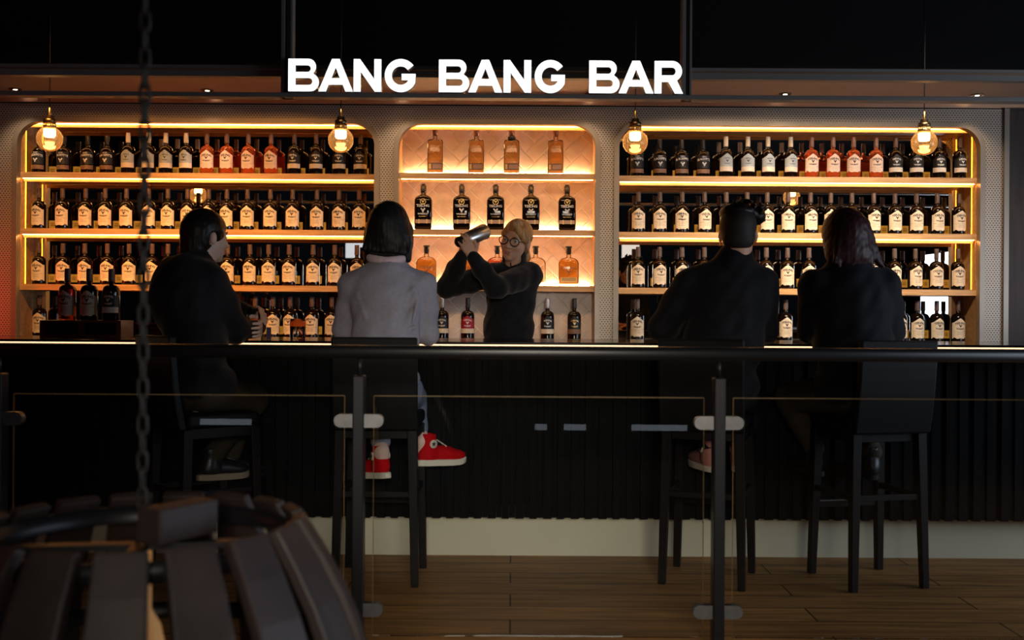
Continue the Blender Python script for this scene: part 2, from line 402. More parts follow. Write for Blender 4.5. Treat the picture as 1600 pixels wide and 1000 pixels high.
# back counter below the bays
bm = bmesh.new(); box(bm, -3.9, 3.15, 6.62, 6.985, ZC-0.04, ZC, 0); 
t = thing('back_counter', 'dark back counter under the lit shelf bays, mostly behind the bar', 'counter', (0, 6.9, 0))
o = from_bm('worktop', bm, M['black_gloss'], t, bevel=0.004); o.location = (0, -6.9, 0)
bm = bmesh.new(); box(bm, -3.9, 3.15, 6.66, 6.975, 0.0, ZC-0.04); o = from_bm('cabinet', bm, M['dark_wood'], t); o.location = (0, -6.9, 0)
# ---------------------------------------------------------------- bar counter
YLIP, YPAN, YKICK, ZB = 4.93, 5.19, 5.29, 1.059
t = thing('bar_counter', 'long black bar counter with glowing edge under its top', 'bar', (0, 5.3, 0))
def bp(nm, m, *boxes, bevel=0.0):
    bm = bmesh.new()
    for q in boxes: box(bm, q[0], q[1], q[2]-5.3, q[3]-5.3, q[4], q[5])
    return from_bm(nm, bm, m, t, bevel=bevel)
bp('countertop', M['black_gloss'], (-4.6, 4.6, YLIP, 5.66, ZB-0.012, ZB), bevel=0.003)
bp('edge_light', M['led_bar'], (-4.6, 4.6, YLIP+0.012, YLIP+0.02, ZB-0.032, ZB-0.0125))
bp('apron', M['black'], (-4.6, 4.6, YLIP+0.021, 5.6, ZB-0.034, ZB-0.0125), (-4.6, 4.6, YLIP+0.004, YLIP+0.03, ZB-0.05, ZB-0.0325))
bm = bmesh.new(); x = -4.6; k = 0
while x < 4.6:
    dpt = (0.0, 0.012, 0.004, 0.016)[k % 4]; wd = (0.036, 0.03, 0.042, 0.026)[k % 4]
    box(bm, x, x+wd-0.0015, YPAN+dpt-5.3, YPAN+0.05-5.3, 0.200+(0.004 if k % 2 else 0), ZB-0.034); x += wd; k += 1
from_bm('ribbed_panel', bm, M['rib'], t)
bp('bar_body', M['black'], (-4.6, 4.6, YPAN+0.05, 5.60, 0.26, ZB-0.034))
bp('kick_board', M['kick'], (-4.6, 4.6, YKICK, YKICK+0.02, 0.0, 0.26))
# ---------------------------------------------------------------- gantry with the lit sign
YG = 4.86
t = thing('lit_sign', 'bar name sign of glowing white capital letters on a black metal gantry', 'sign', (0, YG, 2.2))
def gz(py, D=YG, px=800): return P(px, py, D).z
zr0, zr1 = gz(154), gz(147.3)
bm = bmesh.new(); box(bm, -4.9, 4.9, -0.01, 0.06, zr0-2.2, zr1-2.2); from_bm('lower_rail', bm, M['frame_metal'], t, bevel=0.002)
bm = bmesh.new(); box(bm, -4.9, 4.9, 0.05, 0.10, gz(118)-2.2, gz(108.5)-2.2); box(bm, -4.9, 4.9, 0.05, 0.10, gz(106)-2.2, gz(100)-2.2); from_bm('upper_rail', bm, M['frame_metal'], t, bevel=0.001)
bm = bmesh.new(); box(bm, -4.9, 4.9, 0.046, 0.095, gz(108.5)-2.2, gz(106)-2.2); from_bm('polished_strip', bm, M['copper'], t)
for pa, pb in ((439, 457), (1066, 1081)):
    xa, xb = P(pa, 100, YG).x, P(pb, 100, YG).x
    bm = bmesh.new(); box(bm, xa, xa+0.016, 0.0, 0.06, zr0-2.2, 3.3-2.2); box(bm, xb-0.010, xb, 0.0, 0.06, zr0-2.2, 3.3-2.2); box(bm, xa+0.016, xb-0.010, 0.03, 0.06, zr0-2.2, 3.3-2.2)
    from_bm('post', bm, M['frame_metal'], t, bevel=0.001)
def arc(cx, cy, r, a0, a1, n=14, ry=None):
    ry = r if ry is None else ry
    return [(cx + r*math.cos(math.radians(a0+(a1-a0)*k/n)), cy + ry*math.sin(math.radians(a0+(a1-a0)*k/n))) for k in range(n+1)]
LET = {
 'B': (0.96, [[(0, 0), (0, 1), (0.62, 1)] + arc(0.62, 0.755, 0.245, 88, -50) + arc(0.68, 0.277, 0.277, 62, -90), [(0.225, 0.595), (0.225, 0.80)] + arc(0.60, 0.6975, 0.1025, 90, -90, 10), [(0.225, 0.195), (0.225, 0.41)] + arc(0.645, 0.3025, 0.1075, 90, -90, 10)]),
 'A': (1.10, [[(0, 0), (0.43, 1), (0.67, 1), (1.10, 0), (0.86, 0), (0.775, 0.21), (0.325, 0.21), (0.24, 0)], [(0.55, 0.74), (0.415, 0.41), (0.685, 0.41)]]),
 'N': (0.87, [[(0, 0), (0, 1), (0.20, 1), (0.65, 0.385), (0.65, 1), (0.87, 1), (0.87, 0), (0.67, 0), (0.22, 0.615), (0.22, 0)]]),
 'G': (0.98, [arc(0.5, 0.5, 0.51, 38, 335, 30) + [(0.975, 0.555), (0.53, 0.555), (0.53, 0.36), (0.735, 0.36)] + arc(0.5, 0.5, 0.285, 325, 38, 24)]),
 'R': (0.93, [[(0, 0), (0, 1), (0.60, 1)] + arc(0.58, 0.685, 0.315, 86, -62) + [(0.93, 0), (0.665, 0), (0.45, 0.355), (0.225, 0.355), (0.225, 0)], [(0.225, 0.56), (0.225, 0.80)] + arc(0.57, 0.68, 0.12, 90, -90, 10)]),
}
word = [('B', 451, 499), ('A', 498, 552), ('N', 553, 596), ('G', 602, 650), ('B', 686, 733.5), ('A', 732, 785), ('N', 787, 830), ('G', 836, 883), ('B', 920.5, 968), ('A', 966.5, 1021), ('R', 1022.5, 1067)]
lh = gz(96.5) - gz(147)
for ch, pa, pb in word:
    wd, sp = LET[ch]; xa, xb = P(pa, 120, YG-0.03).x, P(pb, 120, YG-0.03).x
    me = upright(curve_mesh([[(xa + p[0]/wd*(xb-xa), p[1]*lh) for p in s] for s in sp], 0.022), -0.015)
    me.transform(Matrix.Translation((0, 0, zr1-2.2)))
    me.materials.append(M['frame_metal']); me.materials.append(M['sign_white'])
    for f in me.polygons: f.material_index = 1 if f.normal.y < -0.9 else 0
    o = link('letter', me, t); o['label'] = 'glowing white letter ' + ch
# ---------------------------------------------------------------- pendant lamps
pend = [(77.5, 217), (532.5, 219), (992.5, 222), (1444, 223)]
PLAB = ['leftmost glass globe pendant lamp in front of the left shelf bay', 'glass globe pendant lamp at the right end of the left shelf bay', 'glass globe pendant lamp at the left end of the right shelf bay', 'rightmost glass globe pendant lamp in front of the right shelf bay']
YP = 5.85; K = YP/F
def make_pendant():
    t = thing('pendant_lamp', '', 'lamp', (0, 0, 0), 0, 'globe pendant lamps over the bar')
    bm = bmesh.new(); tube(bm, [(0, 0, 0.28), (0, 0, 3.3)], 0.0028, 6); from_bm('cord', bm, M['black'], t)
    bm = bmesh.new(); lathe(bm, [(0.008, 0.115), (0.009, 0.12), (0.0085, 0.165), (0.004, 0.175)], 16); from_bm('stem', bm, M['brass'], t)
    bm = bmesh.new(); lathe(bm, [(0.030, 0.085), (0.033, 0.088), (0.033, 0.105), (0.030, 0.108), (0.021, 0.109), (0.021, 0.126), (0.012, 0.128)], 24); from_bm('socket_cap', bm, M['dark_brass'], t)
    bm = bmesh.new(); n = 48
    lathe(bm, [(0.030, 0.052), (0.032, 0.056), (0.032, 0.085)], 24)
    for k in range(24):
        a = 2*PI*k/24; tube(bm, [(0.032*math.cos(a), 0.032*math.sin(a), 0.055), (0.032*math.cos(a), 0.032*math.sin(a), 0.084)], 0.0025, 5)
    from_bm('fluted_collar', bm, M['brass'], t)
    bm = bmesh.new(); R = 0.069
    lathe(bm, [(R*math.sin(a), -R*math.cos(a)) for a in [PI*k/22 for k in range(20)]], 32); 
    bm.faces.ensure_lookup_table(); bmesh.ops.delete(bm, geom=[f for f in bm.faces if len(f.verts) > 4], context='FACES_ONLY')
    from_bm('globe', bm, M['globe'], t)
    bm = bmesh.new(); lathe(bm, [(0.0, 0.008), (0.026, 0.010), (0.031, 0.02), (0.031, 0.050), (0.0, 0.052)], 20); from_bm('bulb', bm, M['bulb'], t)
    bm = bmesh.new(); lathe(bm, [(0.0, -0.047), (0.020, -0.045), (0.026, -0.020), (0.026, -0.018), (0.0, -0.017)], 20); from_bm('lens_glow', bm, M['inner'], t)
    return t
M['inner'] = mat('inner_glow', (1, 0.8, 0.5), 0.3, emit=(1.0, 0.55, 0.22), es=2.2)  # emission stands in for the bulb's reflection low in the globe
p0 = make_pendant()
for i, (px, py) in enumerate(pend):
    t = p0 if i == 0 else dup(p0)
    q = P(px, py, YP); t.location = q; t['label'] = PLAB[i]
    # each cord ends at the ceiling
    for ch in t.children:
        if ch.name.startswith('cord'): ch.data = ch.data.copy(); 
    for ch in t.children:
        if ch.name.startswith('cord'):
            for v in ch.data.vertices:
                v.co.z = 0.17 if v.co.z < 1 else 3.3 - q.z
# ---------------------------------------------------------------- glass railing
YR = 3.7
t = thing('glass_railing', 'dark handrail on posts holding clear glass panels before the bar', 'railing', (0, YR, 0))
zh = P(800, 551, YR).z
bm = bmesh.new(); loft(bm, [(-4.6, 0.029, 0.0235, 3.0), (4.6, 0.029, 0.0235, 3.0)], 20); bm.transform(Matrix.Translation((0, 0, zh)) @ Matrix.Rotation(PI/2, 4, 'Y') @ Matrix.Rotation(PI/2, 4, 'Z'))
from_bm('handrail', bm, M['rail'], t)
posts = [-2, 560.5, 1122, 1684]
zp = P(800, 588, YR).z
for px in posts:
    x = P(px, 780, YR).x
    bm = bmesh.new(); box(bm, x-0.0195, x+0.0195, -0.03, 0.03, 0.0, zp); o = from_bm('post', bm, M['gunmetal'], t, bevel=0.004)
    bm = bmesh.new(); box(bm, x-0.05, x+0.05, -0.05, 0.05, 0.0, 0.008); from_bm('base_plate', bm, M['gunmetal'], o)
    bm = bmesh.new(); tube(bm, [(x, 0, zp-0.01), (x, 0, zh-0.01)], 0.007, 10); from_bm('pin', bm, M['gunmetal'], o)
    for py in (658.5, 953):
        zc = P(800, py, YR).z
        for sgn in (-1, 1):
            pts = [(0.018, -0.023), (0.062, -0.023)] + arc(0.062, 0, 0.023, -90, 90, 12) + [(0.018, 0.023)]
            me = upright(curve_mesh([[(sgn*a, b) for a, b in pts]], 0.016), 0.0); me.transform(Matrix.Translation((x, 0, zc))); me.materials.append(M['steel'])
            c = link('glass_clamp', me, o); c.modifiers.new('b', 'BEVEL').width = 0.003
zg1, zg0 = P(800, 620.5, YR).z, 0.08
for pa, pb in zip(posts, posts[1:]):
    xa, xb = P(pa, 780, YR).x + 0.051, P(pb, 780, YR).x - 0.051
    bm = bmesh.new(); box(bm, xa, xb, -0.005, 0.005, zg0, zg1); g = from_bm('glass_panel', bm, M['pane'], t)
    bm = bmesh.new(); box(bm, xa, xb, -0.005, 0.005, zg1, zg1+0.0028); box(bm, xa-0.0012, xa, -0.005, 0.005, zg0, zg1); box(bm, xb, xb+0.0012, -0.005, 0.005, zg0, zg1); from_bm('polished_edge', bm, M['pane_edge'], g)
# ---------------------------------------------------------------- hanging stave lamp in the near corner
cx, cy = P(222, 815, 2.02).x, 2.02; zr = 0.80
t = thing('stave_pendant', 'big dark wooden barrel-stave lamp hanging on a chain in the near left corner', 'lamp', (cx, cy, zr))
NS = 17; R0 = 0.285; SL = 0.46; tilt = 0.33
for k in range(NS):
    a = 2*PI*(k+0.35)/NS
    er = Vector((math.cos(a), math.sin(a), 0)); et = Vector((-math.sin(a), math.cos(a), 0))
    dn = (er*math.sin(tilt) + Vector((0, 0, -1))*math.cos(tilt)); no = er*math.cos(tilt) + Vector((0, 0, 1))*math.sin(tilt)
    bm = bmesh.new(); ht = 0.012
    rows = 6; prev = None
    for j in range(rows+1):
        f = j/rows; c = er*R0 + dn*(SL*f) + no*(0.035*math.sin(PI*f)); hw = 0.042 + 0.018*f
        ring = [bm.verts.new(c + et*(sx*hw) + no*(sy*ht)) for sx, sy in ((-1, -1), (1, -1), (1, 1), (-1, 1))]
        if prev:
            for q in range(4): bm.faces.new((prev[q], prev[(q+1) % 4], ring[(q+1) % 4], ring[q]))
        else: bm.faces.new(ring[::-1])
        prev = ring
    bm.faces.new(prev)
    from_bm('stave', bm, M['stave'], t, bevel=0.004)
for f, rr in ((0.09, -0.022), (0.62, -0.004)):
    r = R0 + SL*f*math.sin(tilt) + rr; z = -SL*f*math.cos(tilt)
    bm = bmesh.new(); lathe(bm, [(r-0.004, z-0.018), (r+0.004, z-0.018), (r+0.002, z+0.018), (r-0.006, z+0.018), (r-0.004, z-0.018)], 48)
    bmesh.ops.delete(bm, geom=[q for q in bm.faces if len(q.verts) > 4], context='FACES_ONLY')
    from_bm('hoop', bm, M['gunmetal'], t)
for ang in (0.15, 0.15+PI/2):
    bm = bmesh.new(); d = Vector((math.cos(ang), math.sin(ang), 0))*(R0-0.02); bar(bm, -d+Vector((0, 0, -0.05)), d+Vector((0, 0, -0.05)), 0.03, ta=0.012); from_bm('cross_bar', bm, M['gunmetal'], t)
bm = bmesh.new(); rt = Matrix.Rotation(-0.5, 3, 'Z'); box(bm, 0.020, 0.080, -0.05, 0.10, -0.040, 0.026, rot=rt, about=(0.05, 0, 0)); from_bm('hanger_block', bm, M['stave'], t, bevel=0.005)
bm = bmesh.new(); lathe(bm, [(0.0, -0.30), (0.03, -0.29), (0.045, -0.25), (0.035, -0.20), (0.018, -0.17), (0.018, -0.05)], 16); from_bm('bulb', bm, M['dim_bulb'] if 'dim_bulb' in M else M['brass'], t)
bm = bmesh.new(); z = -0.03; k = 0
while z < 3.3 - zr:
    pts = []
    for q in range(16):
        a = 2*PI*q/16; u, v = 0.0085*math.cos(a), 0.0165*math.sin(a) + (0.006 if math.sin(a) > 0 else -0.006)
        pts.append((u, 0, z+v) if k % 2 == 0 else (0, u, z+v))
    tube(bm, pts, 0.0036, 6, closed=True); z += 0.0345; k += 1
M['chain'] = mat('chain_iron', (0.022, 0.021, 0.021), 0.55, 0.5)
from_bm('chain', bm, M['chain'], t)
# ---------------------------------------------------------------- bottles
M['dark_glass'] = mat('dark_glass', (0.006, 0.003, 0.002), 0.06, spec=0.4)
M['brown_glass'] = mat('brown_glass', (0.30, 0.07, 0.015), 0.03, trans=0.75, ior=1.42)
M['rose_glass'] = mat('rose_glass', (0.80, 0.16, 0.05), 0.02, trans=0.8, ior=1.40)
M['amber_glass'] = mat('amber_glass', (1.0, 0.70, 0.28), 0.02, trans=1.0, ior=1.25)
M['gold_glass'] = mat('gold_glass', (1.0, 0.62, 0.14), 0.02, trans=1.0, ior=1.25)
M['clear_glass'] = glass_mix('clear_bottle', (0.95, 0.90, 0.84), 1.3)
M['cream'] = grain(mat('cream_label', rough=0.6), (0.78, 0.66, 0.50), (0.84, 0.73, 0.57), (20, 20, 20))
M['rose_label'] = mat('rose_label', (0.80, 0.62, 0.52), 0.6)
M['blue_label'] = mat('blue_label', (0.36, 0.42, 0.48), 0.55)
M['band_label'] = mat('band_label', (0.72, 0.63, 0.54), 0.6)
M['black_label'] = mat('black_label', (0.012, 0.012, 0.014), 0.5)
M['brown_band'] = mat('brown_band', (0.22, 0.12, 0.07), 0.5)
M['red_label'] = mat('red_label', (0.36, 0.010, 0.03), 0.5)
M['ink'] = mat('label_ink', (0.03, 0.015, 0.01), 0.6)
M['pale_ink'] = mat('pale_ink', (0.75, 0.74, 0.72), 0.5)
M['gold_ink'] = mat('gold_ink', (0.70, 0.48, 0.18), 0.35, 0.6)
M['back_label'] = mat('back_label', (0.95, 0.60, 0.14), 0.6, emit=(1.0, 0.50, 0.06), es=0.28)  # faint emission added so the labels look brightly lit in the mirror
M['foil_copper'] = mat('foil_copper', (0.13, 0.085, 0.072), 0.45, 0.25)
M['foil_cream'] = mat('foil_cream', (0.72, 0.64, 0.54), 0.45)
M['foil_pink'] = mat('foil_pink', (0.22, 0.13, 0.11), 0.42, 0.2)
M['foil_black'] = mat('foil_black', (0.02, 0.02, 0.022), 0.35)
M['foil_silver'] = mat('foil_silver', (0.5, 0.5, 0.52), 0.35, 0.4)
RB = 0.0445
def body_profile(h=0.272, r=RB):
    k = h/0.272; zb = 0.150*k
    pr = [(0.0, 0.0), (r*0.93, 0.0), (r*0.99, 0.004), (r, 0.010), (r, zb)]
    for q in range(1, 9):
        a = PI/2*q/8; pr.append((0.0135 + (r-0.0135)*math.cos(a), zb + 0.038*k*math.sin(a)))
    pr += [(0.0128, zb+0.046*k), (0.0128, 0.209*k), (0.0, 0.209*k)]
    return pr
def cap_profile(h=0.272):
    k = h/0.272
    return [(0.0, 0.205*k), (0.0145, 0.205*k), (0.0155, 0.210*k), (0.0150, 0.262*k), (0.0145, 0.272*k), (0.0, 0.272*k)]
def wrap(bm, flat, r, z0, sx=1.0, mi=0, arch=0.0, zmap=None):
    """wrap flat XY geometry on the front of a cylinder of radius r"""
    vs, fs = flat; nv = []
    for v in vs:
        a = v.x*sx/r; z = z0 + v.y - arch*(v.x*sx)**2
        nv.append(bm.verts.new((r*math.sin(a), -r*math.cos(a), z)))
    for f in fs:
        try: bm.faces.new([nv[i] for i in f]).material_index = mi
        except ValueError: pass
def label_sheet(bm, r, top, bot, half=1.28, n=20, mi=0, back=False, rows=1):
    """curved label; top and bot are functions of t in -1..1"""
    prev = None
    for i in range(n+1):
        t = -1 + 2*i/n; a = t*half + (PI if back else 0)
        col = [bm.verts.new((r*math.sin(a), -r*math.cos(a), z)) for z in (bot(t), top(t))]
        if prev: bm.faces.new((prev[0], col[0], col[1], prev[1])).material_index = mi
        prev = col
EMB = ([Vector((x, y, 0)) for x, y in ((-1, .55), (-.55, .9), (-.2, .25), (0, .55), (.2, .25), (.55, .9), (1, .55), (.45, -.1), (.15, -.75), (0, -1), (-.15, -.75), (-.45, -.1))],
       [[0, 1, 2, 11], [2, 3, 4, 7, 11], [4, 5, 6, 7], [7, 8, 9, 10, 11]])
def sc(flat, k): return ([v*k for v in flat[0]], flat[1])
def line(bm, r, z, x0, x1, th, mi):
    n = 8; prev = None
    for i in range(n+1):
        x = x0 + (x1-x0)*i/n; a = x/r
        col = [bm.verts.new((r*math.sin(a), -r*math.cos(a), z+s*th/2)) for s in (-1, 1)]
        if prev: bm.faces.new((prev[0], col[0], col[1], prev[1])).material_index = mi
        prev = col
def house(zs, zp): return lambda t: zs + (zp-zs)*max(0.0, 1-abs(t)/0.80)
def scallop(z): return lambda t: z + (0.0045*math.cos(t*PI*3)) - (0.006*max(0, 1-abs(t)*4))
def label_cream(mats, word='TEELING', bottom=0.026):
    bm = bmesh.new(); r = RB + 0.0006
    label_sheet(bm, r, house(0.127, 0.157), scallop(bottom), mi=0)
    r2 = r + 0.0004
    wrap(bm, text_mesh(word, 0.0180, 0.0007), r2, 0.1195, 1.0, 1, arch=7.0)
    wrap(bm, sc(EMB, 0.0115), r2, 0.1060, 1, 1)
    wrap(bm, text_mesh('WHISKEY', 0.0125, 0.0006), r2, 0.0815, 1.0, 1, arch=-5.0)
    line(bm, r2, 0.070, -0.050, 0.050, 0.0009, 1)
    wrap(bm, text_mesh('SMALL BATCH', 0.006), r2, 0.059, 1.0, 1)
    line(bm, r2, 0.052, -0.024, 0.024, 0.0008, 1); line(bm, r2, 0.046, -0.020, 0.020, 0.0008, 1)
    return bm
def label_blue():
    bm = bmesh.new(); r = RB + 0.0006
    label_sheet(bm, r, house(0.127, 0.157), lambda t: 0.070, mi=0); label_sheet(bm, r, lambda t: 0.070, lambda t: 0.038, mi=2)
    r2 = r + 0.0004
    wrap(bm, text_mesh('TEELING', 0.011, 0.0003), r2, 0.121, 1.0, 1, arch=8.0); wrap(bm, sc(EMB, 0.010), r2, 0.107, 1, 1)
    wrap(bm, text_mesh('WHISKEY', 0.009, 0.0003), r2, 0.086, 1, 1)
    return bm
def label_band(face='black_label'):
    bm = bmesh.new(); r = RB + 0.0006
    label_sheet(bm, r, house(0.127, 0.157), lambda t: 0.070, mi=0); label_sheet(bm, r+0.0002, lambda t: 0.070, lambda t: 0.040, mi=2)
    r2 = r + 0.0004
    wrap(bm, text_mesh('TEELING', 0.0145, 0.0005), r2, 0.1225, 1.0, 1, arch=9.0); wrap(bm, sc(EMB, 0.011), r2, 0.107, 1, 1)
    wrap(bm, text_mesh('WHISKEY', 0.011, 0.0005), r2, 0.083, 1.0, 1, arch=-5.0)
    return bm
def label_blackpitts():
    bm = bmesh.new(); r = RB + 0.0006
    label_sheet(bm, r, lambda t: 0.140, lambda t: 0.058, mi=0); label_sheet(bm, r+0.0002, lambda t: 0.052, lambda t: 0.024, mi=2)
    r2 = r + 0.0004
    wrap(bm, text_mesh('BLACKPITTS', 0.0195, 0.0007), r2, 0.112, 0.92, 1, arch=3.0); wrap(bm, text_mesh('TEELING', 0.008, 0.0003), r2, 0.131, 1, 1)
    wrap(bm, sc(EMB, 0.016), r2, 0.084, 1, 1)
    return bm
def make_bottle(kind):
    spec = {
        'cream': ('dark_glass', 'foil_copper', 0.272), 'blue': ('dark_glass', 'foil_cream', 0.272), 'rose': ('rose_glass', 'foil_pink', 0.272),
        'band': ('dark_glass', 'foil_copper', 0.272), 'pitts': ('dark_glass', 'foil_black', 0.250), 'counter_black': ('dark_glass', 'foil_silver', 0.272),
        'counter_red': ('dark_glass', 'foil_black', 0.272), 'counter_navy': ('dark_glass', 'foil_silver', 0.272), 'counter_dark': ('dark_glass', 'foil_black', 0.272), 'wine': ('brown_glass', 'foil_copper', 0.272)}[kind]
    t = thing('whisky_bottle', '', 'bottle')
    bm = bmesh.new(); lathe(bm, body_profile(spec[2]), 28); from_bm('glass_body', bm, M[spec[0]], t)
    bm = bmesh.new(); lathe(bm, cap_profile(spec[2]), 18); from_bm('cap_foil', bm, M[spec[1]], t)
    if kind == 'cream': lb, ms = label_cream(None), ['cream', 'ink']
    elif kind == 'rose': lb, ms = label_cream(None, bottom=0.040), ['rose_label', 'ink']
    elif kind == 'blue': lb, ms = label_blue(), ['blue_label', 'ink', 'band_label']
    elif kind == 'band': lb, ms = label_band(), ['black_label', 'pale_ink', 'band_label']
    elif kind == 'pitts': lb, ms = label_blackpitts(), ['black_label', 'pale_ink', 'brown_band']
    elif kind == 'counter_red': lb, ms = label_band(), ['red_label', 'pale_ink', 'cream']
    elif kind == 'wine': lb, ms = label_cream(None), ['rose_label', 'ink']
    elif kind == 'counter_dark': lb, ms = label_band(), ['black_label', 'gold_ink', 'brown_band']
    else: lb, ms = label_band(), ['black_label', 'pale_ink', 'cream']
    from_bm('front_label', lb, [M[q] for q in ms], t)
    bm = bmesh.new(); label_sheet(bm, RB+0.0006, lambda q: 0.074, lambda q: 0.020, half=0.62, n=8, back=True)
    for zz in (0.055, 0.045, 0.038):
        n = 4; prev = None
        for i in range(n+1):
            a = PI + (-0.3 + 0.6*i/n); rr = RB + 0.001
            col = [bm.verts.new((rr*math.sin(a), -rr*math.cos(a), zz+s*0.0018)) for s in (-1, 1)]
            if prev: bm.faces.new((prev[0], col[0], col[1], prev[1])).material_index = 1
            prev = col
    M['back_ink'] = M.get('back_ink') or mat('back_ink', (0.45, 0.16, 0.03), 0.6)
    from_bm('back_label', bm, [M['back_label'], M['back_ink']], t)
    return t
proto = {}
LOOK = {'cream': 'whisky bottle with cream label', 'blue': 'whisky bottle with grey-blue label', 'rose': 'amber-red bottle with pink label',
        'band': 'dark whisky bottle with pale band', 'pitts': 'short black bottle with white lettering'}
def place_bottle(kind, x, y, z, label, group, s=1.0, rz=None):
    if kind in proto: t = dup(proto[kind])
    else: t = proto[kind] = make_bottle(kind)
    t.location = (x, y, z); t.rotation_euler = (0, 0, random.uniform(-0.16, 0.16) if rz is None else rz); t.scale = (s, s, s)
    t['label'] = label; t['group'] = group
    return t
YBOT = 7.112
rows = {
 'left': [[('pitts', 60), ('pitts', 99), ('pitts', 136.5), ('pitts', 167), ('blue', 200), ('blue', 232), ('blue', 258.6), ('blue', 290.6), ('rose', 322.6), ('rose', 353.6), ('rose', 387), ('rose', 422.6), ('band', 459.6), ('band', 493.4), ('band', 529.6), ('band', 562.6)],
          [('cream', q) for q in (60.6, 98, 133.6, 164.6, 197.6, 232, 262.6, 293, 325.6, 354, 386.6, 422.6, 457.4, 495, 529.4, 560.8)],
          [('cream', q) for q in (61, 98.4, 133, 168.6, 202, 238, 263, 356.6, 391.2, 420.4, 452.4, 489.6, 523.6, 558)],
          [('cream', q) for q in (62.5, 400, 427.6, 454, 488.4, 519.5)]],
 'right': [[('pitts', 995), ('pitts', 1030), ('pitts', 1064.4), ('pitts', 1098), ('blue', 1133.6), ('blue', 1168), ('blue', 1199.6), ('blue', 1235), ('rose', 1267.4), ('rose', 1300.6), ('rose', 1332.6), ('rose', 1368), ('band', 1398.6), ('band', 1430.6), ('band', 1466), ('band', 1498.4)],
           [('cream', q) for q in (997.6, 1031, 1065.6, 1101, 1134.6, 1167, 1198.6, 1231.6, 1266, 1298, 1331, 1365, 1398.4, 1431.4, 1464, 1498)],
           [('cream', q) for q in (997.4, 1031, 1066, 1101, 1197.6, 1230.6, 1264, 1365, 1398.4, 1431, 1464, 1497)],
           [('cream', q) for q in (996.6, 1067.6, 1228.6, 1407.6, 1433.4, 1465, 1498)]]}
SHN = ['top shelf', 'second shelf', 'third shelf', 'back counter']
for side, rr in rows.items():
    for lv, row in enumerate(rr):
        z = ZS[lv] if lv < 3 else ZC
        for i, (kd, px) in enumerate(row):
            x = P(px, 350, YBOT).x
            ds = P(0, 0, 1)
            where = '%s bay\'s %s' % (side, SHN[lv])
            place_bottle(kd, x, YBOT + random.uniform(-0.006, 0.006), z + 0.0005, '%s, %s from left on the %s' % (LOOK[kd], ORD[i], where), 'whisky bottles on the ' + where)
# three bottles on the wooden caddy at the left end of the bar
def front_bottle(kd, px, D, z, lab, s=1.0): return place_bottle(kd, P(px, 460, D).x, D, z, lab, 'bottles on the wooden caddy', s)
ZCD = P(800, 504.5, 5.5).z
front_bottle('wine', 105.5, 5.5, ZCD, 'reddish whisky bottle with pink label, left one on the wooden caddy', 0.97)
front_bottle('cream', 139.5, 5.5, ZCD, 'dark bottle with cream label, middle one on the wooden caddy', 0.97)
front_bottle('band', 174, 5.5, ZCD, 'dark bottle with pale band, right one on the wooden caddy', 0.97)
xa, xb = P(74, 510, 5.5).x, P(199, 510, 5.5).x
t = thing('wooden_caddy', 'reddish wooden caddy box carrying three bottles at the left end of the bar', 'box', ((xa+xb)/2, 5.5, ZB))
M['red_wood'] = grain(mat('red_wood', rough=0.4), (0.06, 0.020, 0.012), (0.11, 0.04, 0.022), (3, 30, 30))
hw = (xb-xa)/2; hh = ZCD-ZB
bm = bmesh.new(); box(bm, -hw, hw, -0.09, 0.09, 0, 0.012); from_bm('base_board', bm, M['red_wood'], t)
bm = bmesh.new(); box(bm, -hw, hw, -0.09, 0.09, hh-0.014, hh-0.0005); from_bm('top_board', bm, M['red_wood'], t)
for q in (-hw, -0.012, hw-0.024):
    bm = bmesh.new(); box(bm, q, q+0.024, -0.09, 0.09, 0.012, hh-0.014); from_bm('divider', bm, M['red_wood'], t)
bm = bmesh.new(); box(bm, -hw+0.024, hw-0.024, 0.07, 0.085, 0.012, hh-0.014); from_bm('rear_board', bm, M['dark_wood'], t)
# centre arch, top shelf: square amber decanters
def square_bottle():
    t = thing('whisky_bottle', '', 'bottle')
    bm = bmesh.new(); loft(bm, [(0.0, 0.048, 0.030), (0.004, 0.051, 0.033), (0.012, 0.052, 0.034), (0.205, 0.052, 0.034), (0.219, 0.049, 0.031), (0.224, 0.040, 0.024), (0.227, 0.016, 0.016, 2.2), (0.255, 0.015, 0.015, 2)], 40, e=6); from_bm('glass_body', bm, M['clear_glass'], t)
    bm = bmesh.new(); loft(bm, [(0.012, 0.047, 0.029), (0.016, 0.0485, 0.0305), (0.200, 0.0485, 0.0305), (0.214, 0.046, 0.028)], 40, e=6); from_bm('whisky', bm, M['amber_glass'], t)
    bm = bmesh.new(); lathe(bm, [(0.0, 0.250), (0.013, 0.250), (0.013, 0.254), (0.0185, 0.255), (0.019, 0.296), (0.0, 0.297)], 20); from_bm('stopper', bm, M['stopper'], t)
    bm = bmesh.new(); box(bm, -0.046, 0.046, -0.0362, -0.0345, 0.026, 0.070, 0); box(bm, -0.043, -0.028, -0.0366, -0.036, 0.032, 0.064, 1); box(bm, -0.018, 0.042, -0.0366, -0.036, 0.034, 0.062, 2)
    from_bm('front_label', bm, [M['brown_band'], M['gold_ink'], M['plaque']], t)
    return t
M['stopper'] = mat('copper_stopper', (0.45, 0.22, 0.14), 0.3, 0.7)
M['plaque'] = mat('plaque', (0.42, 0.27, 0.20), 0.45, 0.2)
zc0 = ZS[0]+0.0105
sq = None
TL = ['leftmost square amber bottle on the top shelf of the central bay', 'second square amber bottle from the left on the top shelf of the central bay', 'square amber bottle with a black tag on its neck, top shelf of the central bay', 'rightmost square amber bottle on the top shelf of the central bay']
